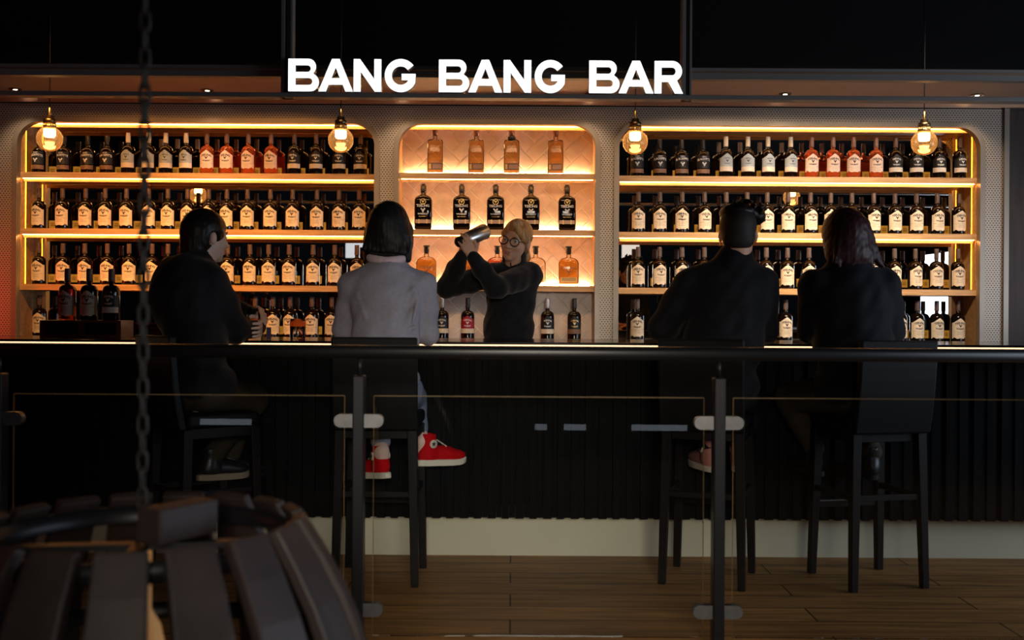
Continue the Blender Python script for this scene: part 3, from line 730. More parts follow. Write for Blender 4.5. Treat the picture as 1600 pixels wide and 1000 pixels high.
for i, px in enumerate((680, 744.4, 799.6, 868.4)):
    if sq is None: t = sq = square_bottle()
    else: t = dup(sq)
    t.location = (P(px, 230, 7.11).x, 7.11, zc0); t['label'] = TL[i]; t['group'] = 'square bottles in the central bay'; t.rotation_euler.z = (0.1, -0.05, 0.0, -0.12)[i]; t.scale = (0.98, 1, 1.02)
    if i == 2:
        tagbm = bmesh.new(); lathe(tagbm, [(0.017, 0.222), (0.026, 0.226), (0.027, 0.246), (0.018, 0.250)], 16)
        o = from_bm('neck_tag', tagbm, M['black_label'], t)
        tagbm = bmesh.new(); tube(tagbm, [(0.02, -0.02, 0.235), (0.034, -0.035, 0.222), (0.046, -0.037, 0.205)], 0.0015, 6); from_bm('tag_string', tagbm, M['ink'], t)
# second shelf: black flasks with gold and white crest
def flask():
    t = thing('whisky_bottle', '', 'bottle')
    bm = bmesh.new(); loft(bm, [(0.0, 0.050, 0.030), (0.010, 0.058, 0.036), (0.195, 0.058, 0.036), (0.214, 0.050, 0.032), (0.226, 0.030, 0.024, 3), (0.234, 0.017, 0.017, 2), (0.272, 0.0165, 0.0165, 2)], 40, e=5); from_bm('glass_body', bm, M['dark_glass'], t)
    bm = bmesh.new(); lathe(bm, [(0.0, 0.245), (0.018, 0.245), (0.019, 0.262), (0.019, 0.294), (0.013, 0.296), (0.013, 0.304), (0.0, 0.304)], 20); from_bm('stopper', bm, M['foil_black'], t)
    bm = bmesh.new(); y = -0.0372
    def put(flat, z, mi, k=1.0):
        nv = [bm.verts.new((v.x*k, y, z+v.y*k)) for v in flat[0]]
        for f in flat[1]: bm.faces.new([nv[i] for i in f]).material_index = mi
    ring = [(0.02*math.cos(q*PI/8), 0.02*math.sin(q*PI/8)) for q in range(16)]; inn = [(a*0.78, b*0.78) for a, b in ring]
    A = [bm.verts.new((a, y, 0.185+b)) for a, b in ring]; B = [bm.verts.new((a, y, 0.185+b)) for a, b in inn]
    for q in range(16): bm.faces.new((A[q], A[(q+1) % 16], B[(q+1) % 16], B[q])).material_index = 0
    put(sc(EMB, 0.012), 0.185, 0); put(text_mesh('TEELING', 0.022, 0.0006), 0.150, 1); put(sc(EMB, 0.017), 0.128, 1); put(text_mesh('WHISKEY', 0.016, 0.0004), 0.098, 1); put(text_mesh('IRISH WHISKEY', 0.008, 0.0002), 0.084, 0)
    box(bm, -0.050, 0.050, y-0.0004, y+0.002, 0.042, 0.066, 2); box(bm, -0.030, -0.022, y-0.0008, y, 0.040, 0.068, 0); box(bm, 0.022, 0.030, y-0.0008, y, 0.040, 0.068, 0)
    from_bm('front_label', bm, [M['gold_ink'], M['pale_ink'], M['plaque']], t)
    return t
fl = None
for i, px in enumerate((661.6, 721.6, 774.6, 829.6, 886)):
    if fl is None: t = fl = flask()
    else: t = dup(fl)
    t.location = (P(px, 320, 7.11).x, 7.11, ZS[1]+0.0105); t['label'] = 'black crested flask, %s from the left on the central bay\'s middle shelf' % ORD[i]; t['group'] = 'black flasks in the central bay'
# third shelf: golden bottles
def gold_bottle(gm, full=True):
    t = thing('whisky_bottle', '', 'bottle')
    bm = bmesh.new(); loft(bm, [(0.0, 0.062, 0.032), (0.006, 0.066, 0.036), (0.150, 0.066, 0.036), (0.168, 0.060, 0.034, 3.2), (0.182, 0.044, 0.028, 2.6), (0.188, 0.022, 0.020, 2.2), (0.192, 0.015, 0.015, 2), (0.222, 0.015, 0.015, 2)], 40, e=5); from_bm('glass_body', bm, M['clear_glass'], t)
    if full:
        bm = bmesh.new(); loft(bm, [(0.014, 0.060, 0.030), (0.018, 0.062, 0.032), (0.146, 0.062, 0.032), (0.162, 0.056, 0.030, 3.2), (0.172, 0.046, 0.026, 2.6)], 40, e=5); from_bm('whisky', bm, gm, t)
    bm = bmesh.new(); lathe(bm, [(0.0, 0.208), (0.014, 0.208), (0.0175, 0.222), (0.017, 0.252), (0.021, 0.253), (0.021, 0.263), (0.0, 0.264)], 20); from_bm('stopper', bm, M['foil_black'], t)
    bm = bmesh.new(); y = -0.0366
    def put(flat, z, mi, k=1.0):
        nv = [bm.verts.new((v.x*k, y, z+v.y*k)) for v in flat[0]]
        for f in flat[1]: bm.faces.new([nv[i] for i in f]).material_index = mi
    put(text_mesh('TEELING', 0.026, 0.0004), 0.108, 0); put(sc(EMB, 0.014), 0.090, 0); box(bm, -0.054, 0.054, y, y+0.001, 0.022, 0.056, 1)
    for zz in (0.048, 0.041, 0.034): box(bm, -0.046, 0.046, y-0.0004, y, zz, zz+0.003, 0)
    from_bm('front_label', bm, [M['brown_band'], M['cream_y']], t)
    return t
M['cream_y'] = mat('yellow_label', (0.85, 0.60, 0.22), 0.6)
GL = [(666.4, 'gold_glass', 1, 'golden bottle on the lower lit shelf beside the grey-sweater woman'), (729, 'gold_glass', 1, 'golden bottle on the lower lit shelf behind the bartender\'s raised arms'), (777, 'rose_glass', 1, 'reddish amber bottle just left of the bartender\'s chin'), (837, 'clear_glass', 0, 'clear empty bottle just right of the bartender\'s hair'), (888.6, 'gold_glass', 1, 'golden bottle standing alone at the right of the lower lit shelf')]
for px, g, fu, lab in GL:
    t = gold_bottle(M[g], bool(fu)); t.location = (P(px, 410, 7.11).x, 7.11, ZS[2]+0.0105); t['label'] = lab; t['group'] = 'golden bottles in the central bay'
for kd, px, lab in (('counter_black', 691, 'black bottle with white lettering and cream band beside the grey sleeve'), ('counter_red', 731, 'dark bottle with deep red label left of the bartender'), ('counter_navy', 855.6, 'dark bottle with silver cap and cream band right of the bartender'), ('counter_dark', 897.4, 'dark bottle with gold lettering, right of the bartender and farthest from her')):
    place_bottle(kd, P(px, 480, 7.05).x, 7.05, ZC+0.0005, lab, 'bottles on the back counter of the central bay', rz=0.0)
# ---------------------------------------------------------------- glasses on the bar
def whisky_glass(px, D, lab):
    p = P(px, 500, D); t = thing('tumbler', lab, 'glass', (p.x, D, ZB+0.0005))
    r = 0.040; h = 0.098
    bm = bmesh.new(); lathe(bm, [(0.0, 0.0), (r*0.9, 0.0), (r*0.95, 0.006), (r, h), (r-0.0025, h), (r*0.92, 0.020), (0.0, 0.018)], 28); from_bm('glass', bm, M['cup'], t)
    bm = bmesh.new(); lathe(bm, [(0.0, 0.0185), (r*0.90, 0.0205), (r*0.945, 0.082), (0.0, 0.082)], 28); from_bm('drink', bm, M['drink'], t)
    bm = bmesh.new(); box(bm, -0.018, 0.010, -0.015, 0.013, 0.066, 0.092, rot=Matrix.Rotation(0.4, 3, 'X') @ Matrix.Rotation(0.5, 3, 'Z')); box(bm, 0.0, 0.024, -0.005, 0.018, 0.064, 0.088, rot=Matrix.Rotation(-0.3, 3, 'Y')); from_bm('ice', bm, M['cup'], t, bevel=0.003)
    return t
M['drink'] = mat('whisky_drink', (0.75, 0.16, 0.03), 0.05, trans=0.55, ior=1.33, emit=(0.5, 0.08, 0.01), es=0.12)  # slight emission added so the whisky seems to catch light
whisky_glass(465.5, 5.35, 'square-sided tumbler of amber whisky with ice on the bar')
p = P(397, 495, 5.05); t = thing('nosing_glass', 'small rounded tasting glass held by the seated woman at left', 'glass', (p.x, 5.05, P(397, 508, 5.05).z))
bm = bmesh.new(); lathe(bm, [(0.0, 0.0), (0.018, 0.0), (0.028, 0.012), (0.0335, 0.03), (0.031, 0.05), (0.024, 0.080), (0.0225, 0.080), (0.029, 0.05), (0.031, 0.03), (0.024, 0.012), (0.0, 0.006)], 24); from_bm('bowl', bm, M['cup'], t)
bm = bmesh.new(); lathe(bm, [(0.0, 0.008), (0.022, 0.0125), (0.030, 0.03), (0.0, 0.031)], 24); from_bm('drink', bm, M['drink'], t)
p = P(420, 517, 5.1); t = thing('card_box', 'small dark purple carton on the bar by the seated woman\'s hand', 'box', (p.x, 5.1, ZB+0.0005))
bm = bmesh.new(); box(bm, -0.010, 0.010, -0.008, 0.008, 0.0, 0.052); from_bm('carton', bm, mat('purple_card', (0.05, 0.02, 0.09), 0.5), t, bevel=0.001)
bm = bmesh.new(); box(bm, -0.0102, 0.0102, -0.0082, 0.0082, 0.052, 0.058); from_bm('lid', bm, mat('purple_lid', (0.08, 0.03, 0.13), 0.5), t, bevel=0.001)
# red glowing neon squiggle on the left wall, seen mirrored in the left bay
t = thing('neon_sign', 'glowing red neon squiggle seen mirrored at the left end of the left bay', 'sign', (-5.15, 3.2, 1.85))
bm = bmesh.new()
for q in range(6):
    z = -0.55 + q*0.2
    tube(bm, [(0.02, -0.3+0.08*math.sin(k*0.9+q) + 0.075*k, z + 0.12*math.sin(k*0.8+q*1.3)) for k in range(9)], 0.028, 8)
from_bm('tube', bm, M['neon'], t)
bm = bmesh.new(); box(bm, -0.05, -0.01, -0.5, 0.5, -0.7, 0.75); from_bm('backboard', bm, M['black'], t)
# ---------------------------------------------------------------- people: smooth blended surfaces from limb chains
class Blob:
    def __init__(self): self.p = []
    def cap(self, a, b, ra, rb=None, k=0.02, sub=False): self.p.append(('c', Vector(a), Vector(b), ra, ra if rb is None else rb, k, sub)); return self
    def chain(self, pts, rs, k=0.02):
        for i in range(len(pts)-1): self.cap(pts[i], pts[i+1], rs[i], rs[i+1], k)
        return self
    def ell(self, c, r, R=None, k=0.02, sub=False): self.p.append(('e', Vector(c), r, R, None, k, sub)); return self
    def mesh(self, res, noise=None):
        lo, hi = np.full(3, 1e9), np.full(3, -1e9); bbs = []
        for q in self.p:
            if q[0] == 'c':
                m = max(q[3], q[4]); a, b = np.array(q[1]), np.array(q[2]); l, h = np.minimum(a, b)-m, np.maximum(a, b)+m
            else:
                m = max(q[2]); c = np.array(q[1]); l, h = c-m, c+m
            bbs.append((l, h))
            if not q[6]: lo, hi = np.minimum(lo, l), np.maximum(hi, h)
        lo -= 3*res; hi += 3*res; n = np.ceil((hi-lo)/res).astype(int)+1
        ax = [lo[i] + res*np.arange(n[i], dtype=np.float32) for i in range(3)]
        f = np.full(n, 1.0, np.float32)
        for q, (l, h) in zip(self.p, bbs):
            pad = q[5]*1.5 + 3*res
            i0 = np.clip(np.floor((l-pad-lo)/res).astype(int), 0, n); i1 = np.clip(np.ceil((h+pad-lo)/res).astype(int)+1, 0, n)
            if np.any(i1 <= i0): continue
            sl = tuple(slice(i0[i], i1[i]) for i in range(3))
            X, Y, Z = np.meshgrid(*[ax[i][sl[i]] for i in range(3)], indexing='ij')
            if q[0] == 'c':
                a, b = q[1], q[2]; d = b-a; L2 = max(d.length_squared, 1e-9)
                px, py, pz = X-a.x, Y-a.y, Z-a.z
                t = np.clip((px*d.x+py*d.y+pz*d.z)/L2, 0, 1)
                D = np.sqrt((px-t*d.x)**2+(py-t*d.y)**2+(pz-t*d.z)**2) - (q[3]+t*(q[4]-q[3]))
            else:
                c, r, R = q[1], q[2], q[3]; px, py, pz = X-c.x, Y-c.y, Z-c.z
                if R is not None:
                    Ri = np.array(R.to_3x3().transposed()); px, py, pz = (Ri[i, 0]*px+Ri[i, 1]*py+Ri[i, 2]*pz for i in range(3))
                k0 = np.sqrt((px/r[0])**2+(py/r[1])**2+(pz/r[2])**2); k1 = np.sqrt((px/r[0]**2)**2+(py/r[1]**2)**2+(pz/r[2]**2)**2)
                D = k0*(k0-1)/np.maximum(k1, 1e-6)
            g = f[sl]; k = q[5]
            if q[6]:
                hh = np.clip(0.5-0.5*(g+D)/k, 0, 1); f[sl] = g*(1-hh) - D*hh + k*hh*(1-hh)
            else:
                hh = np.clip(0.5+0.5*(g-D)/k, 0, 1); f[sl] = g*(1-hh) + D*hh - k*hh*(1-hh)
        if noise:
            amp, fr, sd = noise; X, Y, Z = np.meshgrid(*ax, indexing='ij')
            w1 = np.sin(fr*(X+0.6*Y+0.5*Z)+sd+1.7*np.sin(fr*0.45*(Z-X)+sd)) + 0.6*np.sin(fr*1.9*(0.7*Z-0.8*X+0.4*Y)+2*sd+1.3*np.sin(fr*0.6*X))
            f += (amp*w1).astype(np.float32)
        s = f < 0
        C = [s[i:n[0]-1+i, j:n[1]-1+j, k:n[2]-1+k] for i in (0, 1) for j in (0, 1) for k in (0, 1)]
        cnt = sum(c.astype(np.int8) for c in C); act = np.argwhere((cnt > 0) & (cnt < 8))
        idx = np.full(n-1, -1, np.int32); idx[tuple(act.T)] = np.arange(len(act))
        acc = np.zeros((len(act), 3)); wt = np.zeros(len(act))
        offs = [(i, j, k) for i in (0, 1) for j in (0, 1) for k in (0, 1)]
        for a in offs:
            for d in range(3):
                if a[d]: continue
                b = list(a); b[d] = 1
                va = f[tuple((act+np.array(a)).T)]; vb = f[tuple((act+np.array(b)).T)]
                m = (va < 0) != (vb < 0); t = np.where(m, va/np.where(m, va-vb, 1), 0)
                pt = np.array(a, float)[None, :].repeat(len(act), 0); pt[:, d] += t
                acc += pt*m[:, None]; wt += m
        co = lo + res*(act + acc/wt[:, None])
        quads = []
        for d in range(3):
            e1, e2 = (d+1) % 3, (d+2) % 3
            A = np.take(s, range(0, n[d]-1), d); B = np.take(s, range(1, n[d]), d)
            E = np.argwhere(A != B); E = E[(E[:, e1] > 0) & (E[:, e2] > 0) & (E[:, e1] < n[e1]-1) & (E[:, e2] < n[e2]-1)]
            fl = A[tuple(E.T)]
            o1 = np.zeros(3, int); o1[e1] = 1; o2 = np.zeros(3, int); o2[e2] = 1
            q = np.stack([idx[tuple((E-o1-o2).T)], idx[tuple((E-o2).T)], idx[tuple(E.T)], idx[tuple((E-o1).T)]], 1)
            q[~fl] = q[~fl][:, ::-1]; quads.append(q)
        return co, np.concatenate(quads)
def smooth_mesh(co, q, it=2):
    """a few rounds of Laplacian smoothing"""
    e = np.concatenate([q[:, [0, 1]], q[:, [1, 2]], q[:, [2, 3]], q[:, [3, 0]]])
    for _ in range(it):
        acc = np.zeros_like(co); w = np.zeros(len(co))
        np.add.at(acc, e[:, 0], co[e[:, 1]]); np.add.at(acc, e[:, 1], co[e[:, 0]]); np.add.at(w, e[:, 0], 1); np.add.at(w, e[:, 1], 1)
        co = co*0.5 + 0.5*acc/w[:, None]
    return co
def blob_obj(name, B, res, m, parent, noise=None, it=1, cut=None):
    co, q = B.mesh(res, noise); co = smooth_mesh(co, q, it)
    o = parent.matrix_world if False else parent.location
    me = bpy.data.meshes.new(name); co = co - np.array(o)
    me.from_pydata(co.tolist(), [], q.tolist()); me.materials.append(m)
    me.polygons.foreach_set('use_smooth', [True]*len(me.polygons))
    return link(name, me, parent)
def frame(c, f, up=(0, 0, 1)):
    """local axes: x right, y forward, z up, at c"""
    f = Vector(f).normalized(); u = Vector(up); x = f.cross(u).normalized(); u = x.cross(f).normalized()
    m = Matrix((x, f, u)).transposed().to_4x4(); m.translation = Vector(c); return m
def head_prims(B, T, s=1.0, ears=True):
    R = T.to_3x3()
    def E(c, r, k=0.015, sub=False): B.ell(T @ (Vector(c)*s), [q*s for q in r], R, k, sub)
    def Cc(a, b, ra, rb, k=0.012): B.cap(T @ (Vector(a)*s), T @ (Vector(b)*s), ra*s, rb*s, k)
    E((0, -0.014, 0.030), (0.073, 0.093, 0.083)); E((0, 0.022, -0.030), (0.063, 0.066, 0.078)); E((0, 0.036, -0.074), (0.043, 0.044, 0.036), 0.02)
    E((0, 0.066, -0.098), (0.019, 0.016, 0.015)); Cc((0, 0.086, 0.004), (0, 0.107, -0.034), 0.007, 0.0115, 0.010)
    for q in (-1, 1):
        E((q*0.011, 0.096, -0.038), (0.008, 0.009, 0.007), 0.006); E((q*0.036, 0.062, -0.030), (0.023, 0.022, 0.020), 0.02)
        E((q*0.031, 0.094, -0.001), (0.017, 0.014, 0.011), 0.010, True)
        if ears: E((q*0.075, -0.012, -0.012), (0.010, 0.018, 0.028), 0.008)
    Cc((-0.028, 0.079, 0.019), (0.028, 0.079, 0.019), 0.011, 0.011, 0.012)
    E((0, 0.088, -0.0615), (0.021, 0.010, 0.0055), 0.006); E((0, 0.087, -0.0715), (0.018, 0.010, 0.006), 0.006); E((0, 0.098, -0.0665), (0.022, 0.008, 0.0022), 0.004, True)
def neck(B, T, base, r=0.053): B.cap(T @ Vector((0, -0.02, -0.07)), base, r, r*1.1, 0.025)
def hand_prims(B, w, f, n, t, curl=(0.25, 0.4, 0.35), s=1.0, spread=0.06, thumb=1.0):
    """w wrist, f finger direction, n palm normal, t thumb side"""
    f = Vector(f).normalized(); t = (Vector(t) - f*Vector(t).dot(f)).normalized(); n0 = Vector(n); n = f.cross(t); n = n if n.dot(n0) > 0 else -n
    w = Vector(w)
    for i, (off, ln) in enumerate(((0.029, 0.070), (0.010, 0.079), (-0.010, 0.073), (-0.028, 0.058))):
        k0 = w + t*(off*0.55*s) + f*0.012*s; k1 = w + t*(off*s) + f*(0.088 - abs(off-0.008)*0.25)*s
        B.cap(k0, k1, 0.0135*s, 0.0108*s, 0.014)
        d = (f + t*(off*spread/0.03)).normalized(); p = k1; a = 0.0; r = 0.0090
        for j, fr in enumerate((0.46, 0.30, 0.24)):
            a += curl[j]*(1 + 0.08*i); v = d*math.cos(a) + n*math.sin(a); e = p + v*(ln*fr*s)
            B.cap(p, e, r*s, (r-0.0009)*s, 0.0035); p = e; r -= 0.0009
    a = w + t*0.018*s + f*0.018*s + n*0.006*s; b = a + (f*0.55 + t*0.75*thumb + n*0.35).normalized()*0.045*s; c = b + (f*0.85 + t*0.2*thumb + n*0.45).normalized()*0.034*s; d = c + (f*0.9 - t*0.05 + n*0.5).normalized()*0.024*s
    B.cap(a, b, 0.0145*s, 0.0110*s, 0.010); B.cap(b, c, 0.0105*s, 0.0095*s, 0.004); B.cap(c, d, 0.0095*s, 0.0075*s, 0.004)
def loc_blob(name, fn, T, res, m, parent, it=1):
    B = Blob(); fn(B); co, q = B.mesh(res); co = smooth_mesh(co, q, it)
    Mx = np.array(T); co = co @ Mx[:3, :3].T + Mx[:3, 3] - np.array(parent.location)
    me = bpy.data.meshes.new(name); me.from_pydata(co.tolist(), [], q.tolist()); me.materials.append(m)
    me.polygons.foreach_set('use_smooth', [True]*len(me.polygons)); return link(name, me, parent)
def put_bm(name, bm, m, T, parent, smooth=False, bevel=0.0):
    bm.transform(Matrix.Translation(-parent.location) @ T); return from_bm(name, bm, m, parent, smooth=smooth, bevel=bevel)
def shoe(parent, T, kind, cloth, sole, lace=None):
    """local: y to the toe, z up, sole bottom at z=0; ankle above y=-0.06"""
    high = kind != 'low'
    def up(B):
        B.ell((0, 0.085, 0.045), (0.041, 0.072, 0.030)).ell((0, 0.02, 0.052), (0.038, 0.075, 0.042)).ell((0, -0.062, 0.050), (0.034, 0.045, 0.045), None, 0.02)
        B.cap((0, -0.055, 0.06), (0, -0.060, 0.135 if high else 0.085), 0.036, 0.040, 0.025)
        B.ell((0, 0, -0.06), (0.3, 0.4, 0.082), None, 0.004, True)
        B.cap((0, -0.060, 0.150 if high else 0.100), (0, -0.062, 0.2), 0.034, 0.034, 0.004, True)
    s = loc_blob('shoe', up, T, 0.005, cloth, parent)
    pts = []
    for i in range(28):
        a = 2*PI*i/28; y = 0.155*math.sin(a); wdt = 0.044 + 0.006*math.sin(a) if y > -0.02 else 0.040
        pts.append((wdt*math.copysign(abs(math.cos(a))**0.75, math.cos(a)), y*0.93 + 0.015))
    bm = bmesh.new(); rings = []
    for z, k in ((0.0, 0.97), (0.004, 1.0), (0.024, 1.0), (0.028, 0.96)): rings.append([bm.verts.new((x*k, y*k + (1-k)*0.015, z + (0.012*max(0, (y-0.09)/0.07)**2))) for x, y in pts])
    for A, Bq in zip(rings, rings[1:]):
        for i in range(28): bm.faces.new((A[i], A[(i+1) % 28], Bq[(i+1) % 28], Bq[i]))
    bm.faces.new(rings[0][::-1]); bm.faces.new(rings[-1])
    o = put_bm('sole', bm, sole, T, parent, smooth=False); o.parent = s
    if lace is not None:
        bm = bmesh.new()
        for i in range(6):
            y = 0.075 - i*0.020; z = 0.073 + i*0.011; 
            tube(bm, [(-0.020, y, z-0.006), (0, y-0.004, z+0.002), (0.020, y, z-0.006)], 0.0028, 6)
        o = put_bm('laces', bm, lace, T, parent); o.parent = s
        bm = bmesh.new(); lathe(bm, [(0.0, 0.0), (0.020, 0.0), (0.020, 0.003), (0.0, 0.003)], 20)
        for v in bm.verts: v.co = Vector((0.0405 + v.co.z - 0.001, -0.052 + v.co.x, 0.103 + v.co.y))
        bm2 = bm
        vs = []
        for q in range(10):
            r = 0.014 if q % 2 == 0 else 0.0055; a = PI/2 + q*PI/5
            vs.append(bm2.verts.new((0.0432, -0.052 + r*math.cos(a), 0.103 + r*math.sin(a))))
        c0 = bm2.verts.new((0.0432, -0.052, 0.103))
        for q in range(10): bm2.faces.new((c0, vs[q], vs[(q+1) % 10])).material_index = 1
        cp = bm.copy(); cp.transform(Matrix.Scale(-1, 4, (1, 0, 0)))
        tmp = bpy.data.meshes.new('x'); cp.to_mesh(tmp); cp.free(); bm.from_mesh(tmp); bpy.data.meshes.remove(tmp)
        o = put_bm('ankle_patch', bm, [lace, M['ink']], T, parent); o.parent = s
    return s
def eyes_etc(parent, T, iris=(0.10, 0.13, 0.12), brow=None, lip=None):
    for q in (-1, 1):
        bm = bmesh.new(); lathe(bm, [(0.0120*math.sin(a), -0.0120*math.cos(a)) for a in [PI*k/10 for k in range(11)]], 16)
        for f in bm.faces: f.material_index = 1 if f.calc_center_median().z > 0.0098 else 0
        bm.transform(Matrix.Translation((q*0.031, 0.0742, -0.001)) @ Matrix.Rotation(-PI/2, 4, 'X'))
        put_bm('eye', bm, [M['eye_white'], mat('iris', iris, 0.2)], T, parent, smooth=True)
        if brow:
            bm = bmesh.new(); tube(bm, [(q*0.014, 0.0905, 0.020), (q*0.030, 0.0895, 0.026), (q*0.047, 0.0735, 0.021)], [0.003, 0.0034, 0.002], 6); put_bm('eyebrow', bm, brow, T, parent)
    if lip:
        bm = bmesh.new(); tube(bm, [(-0.027, 0.0820, -0.0555), (-0.012, 0.0965, -0.0645), (0, 0.0985, -0.0640), (0.012, 0.0965, -0.0645), (0.027, 0.0820, -0.0555)], [0.001, 0.0032, 0.003, 0.0032, 0.001], 6)
        tube(bm, [(-0.025, 0.0825, -0.0570), (-0.010, 0.0945, -0.0715), (0, 0.0965, -0.0735), (0.010, 0.0945, -0.0715), (0.025, 0.0825, -0.0570)], [0.001, 0.0038, 0.0042, 0.0038, 0.001], 6)
        put_bm('lips', bm, lip, T, parent)
M['eye_white'] = mat('eye_white', (0.75, 0.72, 0.68), 0.25)
M['skin'] = grain(mat('skin', rough=0.5, sss=0.15), (0.62, 0.34, 0.22), (0.70, 0.40, 0.27), (9, 9, 9))
M['skin_pale'] = grain(mat('skin_pale', rough=0.5, sss=0.15), (0.70, 0.47, 0.39), (0.78, 0.54, 0.45), (9, 9, 9))
def hair_mat(nm, a, b, rough=0.35):
    m = grain(mat(nm, rough=rough, spec=0.3), a, b, (90, 90, 5), detail=3, bump=0.25, lo=0.35, hi=0.65); return m
M['hair_blond'] = hair_mat('hair_blond', (0.30, 0.13, 0.045), (0.62, 0.34, 0.14))
M['hair_black'] = hair_mat('hair_black', (0.003, 0.003, 0.004), (0.008, 0.008, 0.010), 0.5)
M['hair_dark'] = hair_mat('hair_dark', (0.006, 0.0045, 0.004), (0.018, 0.013, 0.010), 0.4)
M['hair_red'] = hair_mat('hair_red', (0.010, 0.003, 0.004), (0.045, 0.008, 0.010), 0.5)
M['fleece'] = grain(mat('black_fleece', rough=0.9, spec=0.15, sheen=0.15), (0.010, 0.010, 0.012), (0.016, 0.016, 0.019), (40, 40, 40), bump=0.1)
M['jacket'] = grain(mat('black_jacket', rough=0.8, spec=0.2, sheen=0.05), (0.006, 0.006, 0.008), (0.010, 0.010, 0.013), (40, 40, 40), bump=0.1)
M['sweater'] = grain(mat('grey_sweater', rough=0.9, spec=0.15), (0.245, 0.235, 0.285), (0.285, 0.275, 0.325), (60, 60, 60), bump=0.15)
M['collar'] = mat('pink_collar', (0.55, 0.42, 0.46), 0.8)
M['jeans'] = grain(mat('jeans', rough=0.85), (0.13, 0.16, 0.22), (0.19, 0.22, 0.29), (60, 60, 60))
M['dark_trouser'] = mat('dark_trouser', (0.010, 0.010, 0.011), 0.85, spec=0.2)
M['olive'] = mat('olive_cloth', (0.034, 0.024, 0.012), 0.85)
M['red_canvas'] = grain(mat('red_canvas', rough=0.85, spec=0.15), (0.48, 0.002, 0.004), (0.56, 0.003, 0.006), (80, 80, 80))
M['white_rubber'] = mat('white_rubber', (0.72, 0.64, 0.52), 0.5)
M['pink_canvas'] = mat('pink_canvas', (0.42, 0.16, 0.14), 0.7)
M['boot'] = mat('black_boot', (0.012, 0.012, 0.013), 0.4)
M['tan_sole'] = mat('tan_sole', (0.30, 0.22, 0.14), 0.6)
def garment(name, B, m, parent, res=0.008, noise=(0.0022, 42, 0.5), it=1): return blob_obj(name, B, res, m, parent, noise, it)
def hair_cap(B, T, s=1.0, face=True, grow=0.008):
    R = T.to_3x3(); B.ell(T @ Vector((0, -0.018, 0.034)), (0.075+grow, 0.096+grow, 0.084+grow), R, 0.01)
    if face: B.ell(T @ Vector((0, 0.125, -0.015)), (0.075, 0.088, 0.082), R, 0.012, True)

# ================================================================ the bartender, shaking
D = 5.95
t = thing('person', 'bartender in black fleece and glasses, shaking a steel shaker with both raised hands', 'person', (P(797, 560, 6.0).x, 6.0, 0.0))
fw = Vector((-0.40, -1.0, -0.05)); T = frame(P(806, 376, 5.95), fw, (0.23, 0, 0.97))
shR, shL = P(773, 430, 5.95), P(829, 430, 5.99)
elR, elL = P(698, 449, 5.86), P(774, 449, 5.73)
wrR, wrL = P(722, 400, 5.74), P(741, 405, 5.615)
nb = P(803, 424, 5.98); ch = P(799, 462, 5.99); be = P(795, 512, 6.0); hp = P(795, 575, 6.0)
B = Blob(); head_prims(B, T); neck(B, T, nb, 0.05)
B.ell(ch, (0.13, 0.09, 0.16)).ell(be, (0.12, 0.085, 0.14)).ell(hp, (0.13, 0.095, 0.12))
for sh, el, wr in ((shR, elR, wrR), (shL, elL, wrL)): B.chain([sh, el, wr], [0.044, 0.035, 0.024], 0.015)
for q in (-1, 1): B.chain([hp + Vector((q*0.075, 0, -0.06)), Vector((hp.x+q*0.085, 5.99, 0.48)), Vector((hp.x+q*0.09, 6.01, 0.10))], [0.075, 0.052, 0.036], 0.02)
sh0, sh1 = P(715.5, 379, 5.60), P(757, 362, 5.76); axv = (sh1-sh0).normalized()
fL = P(722, 369, 5.588) - wrL; hand_prims(B, wrL + fL*0.05, fL, (0.25, 1, 0.1), (1, 0.3, 0.25), (0.14, 0.40, 0.50), 0.92, 0.0)
fR = P(741, 354, 5.80) - wrR; hand_prims(B, wrR + fR*0.05, fR, (0.15, -1, 0.0), (0.8, 0.3, 0.6), (0.15, 0.7, 0.9), 0.95, 0.06)
blob_obj('body', B, 0.0042, M['skin'], t, it=1)
B = Blob(); B.ell(ch, (0.142, 0.105, 0.17), None, 0.03).ell(be, (0.142, 0.105, 0.16), None, 0.03).ell(hp, (0.15, 0.115, 0.13), None, 0.03)
B.cap(shR, shL, 0.066, 0.066, 0.04)
B.chain([shR, shR*0.45+elR*0.55, elR, elR*0.4+wrR*0.6, wrR], [0.066, 0.062, 0.056, 0.046, 0.036], 0.02); B.chain([shL, shL*0.5+elL*0.5, elL, elL*0.4+wrL*0.6, wrL + (wrL-elL)*0.04], [0.068, 0.064, 0.060, 0.048, 0.037], 0.02)
B.cap(nb + Vector((0, 0, -0.01)), nb + Vector((0.002, -0.006, 0.080)), 0.072, 0.066, 0.02)
B.cap(nb + Vector((-0.012, -0.025, 0.045)), nb + Vector((-0.02, -0.05, 0.17)), 0.050, 0.064, 0.006, True)
garment('fleece', B, M['fleece'], t, 0.0065, (0.0026, 48, 0.3))
bm = bmesh.new(); zp0 = nb + Vector((-0.018, -0.066, 0.045)); tube(bm, [zp0, zp0 + Vector((0.003, -0.022, -0.06)), zp0 + Vector((0.002, -0.045, -0.14))], 0.003, 6); put_bm('zip', bm, M['gunmetal'], Matrix.Identity(4), t)
B = Blob(); B.ell(hp + Vector((0, 0, -0.03)), (0.148, 0.113, 0.12))
for q in (-1, 1): B.chain([hp + Vector((q*0.075, 0, -0.06)), Vector((hp.x+q*0.085, 5.99, 0.48)), Vector((hp.x+q*0.09, 6.01, 0.06))], [0.09, 0.066, 0.055], 0.02)
garment('trousers', B, M['dark_trouser'], t, 0.010)
for q in (-1, 1): shoe(t, frame((hp.x+q*0.095, 5.96, 0.0), (q*0.15, -1, 0)), 'low', M['boot'], M['boot'])
B = Blob(); hair_cap(B, T, grow=0.006)
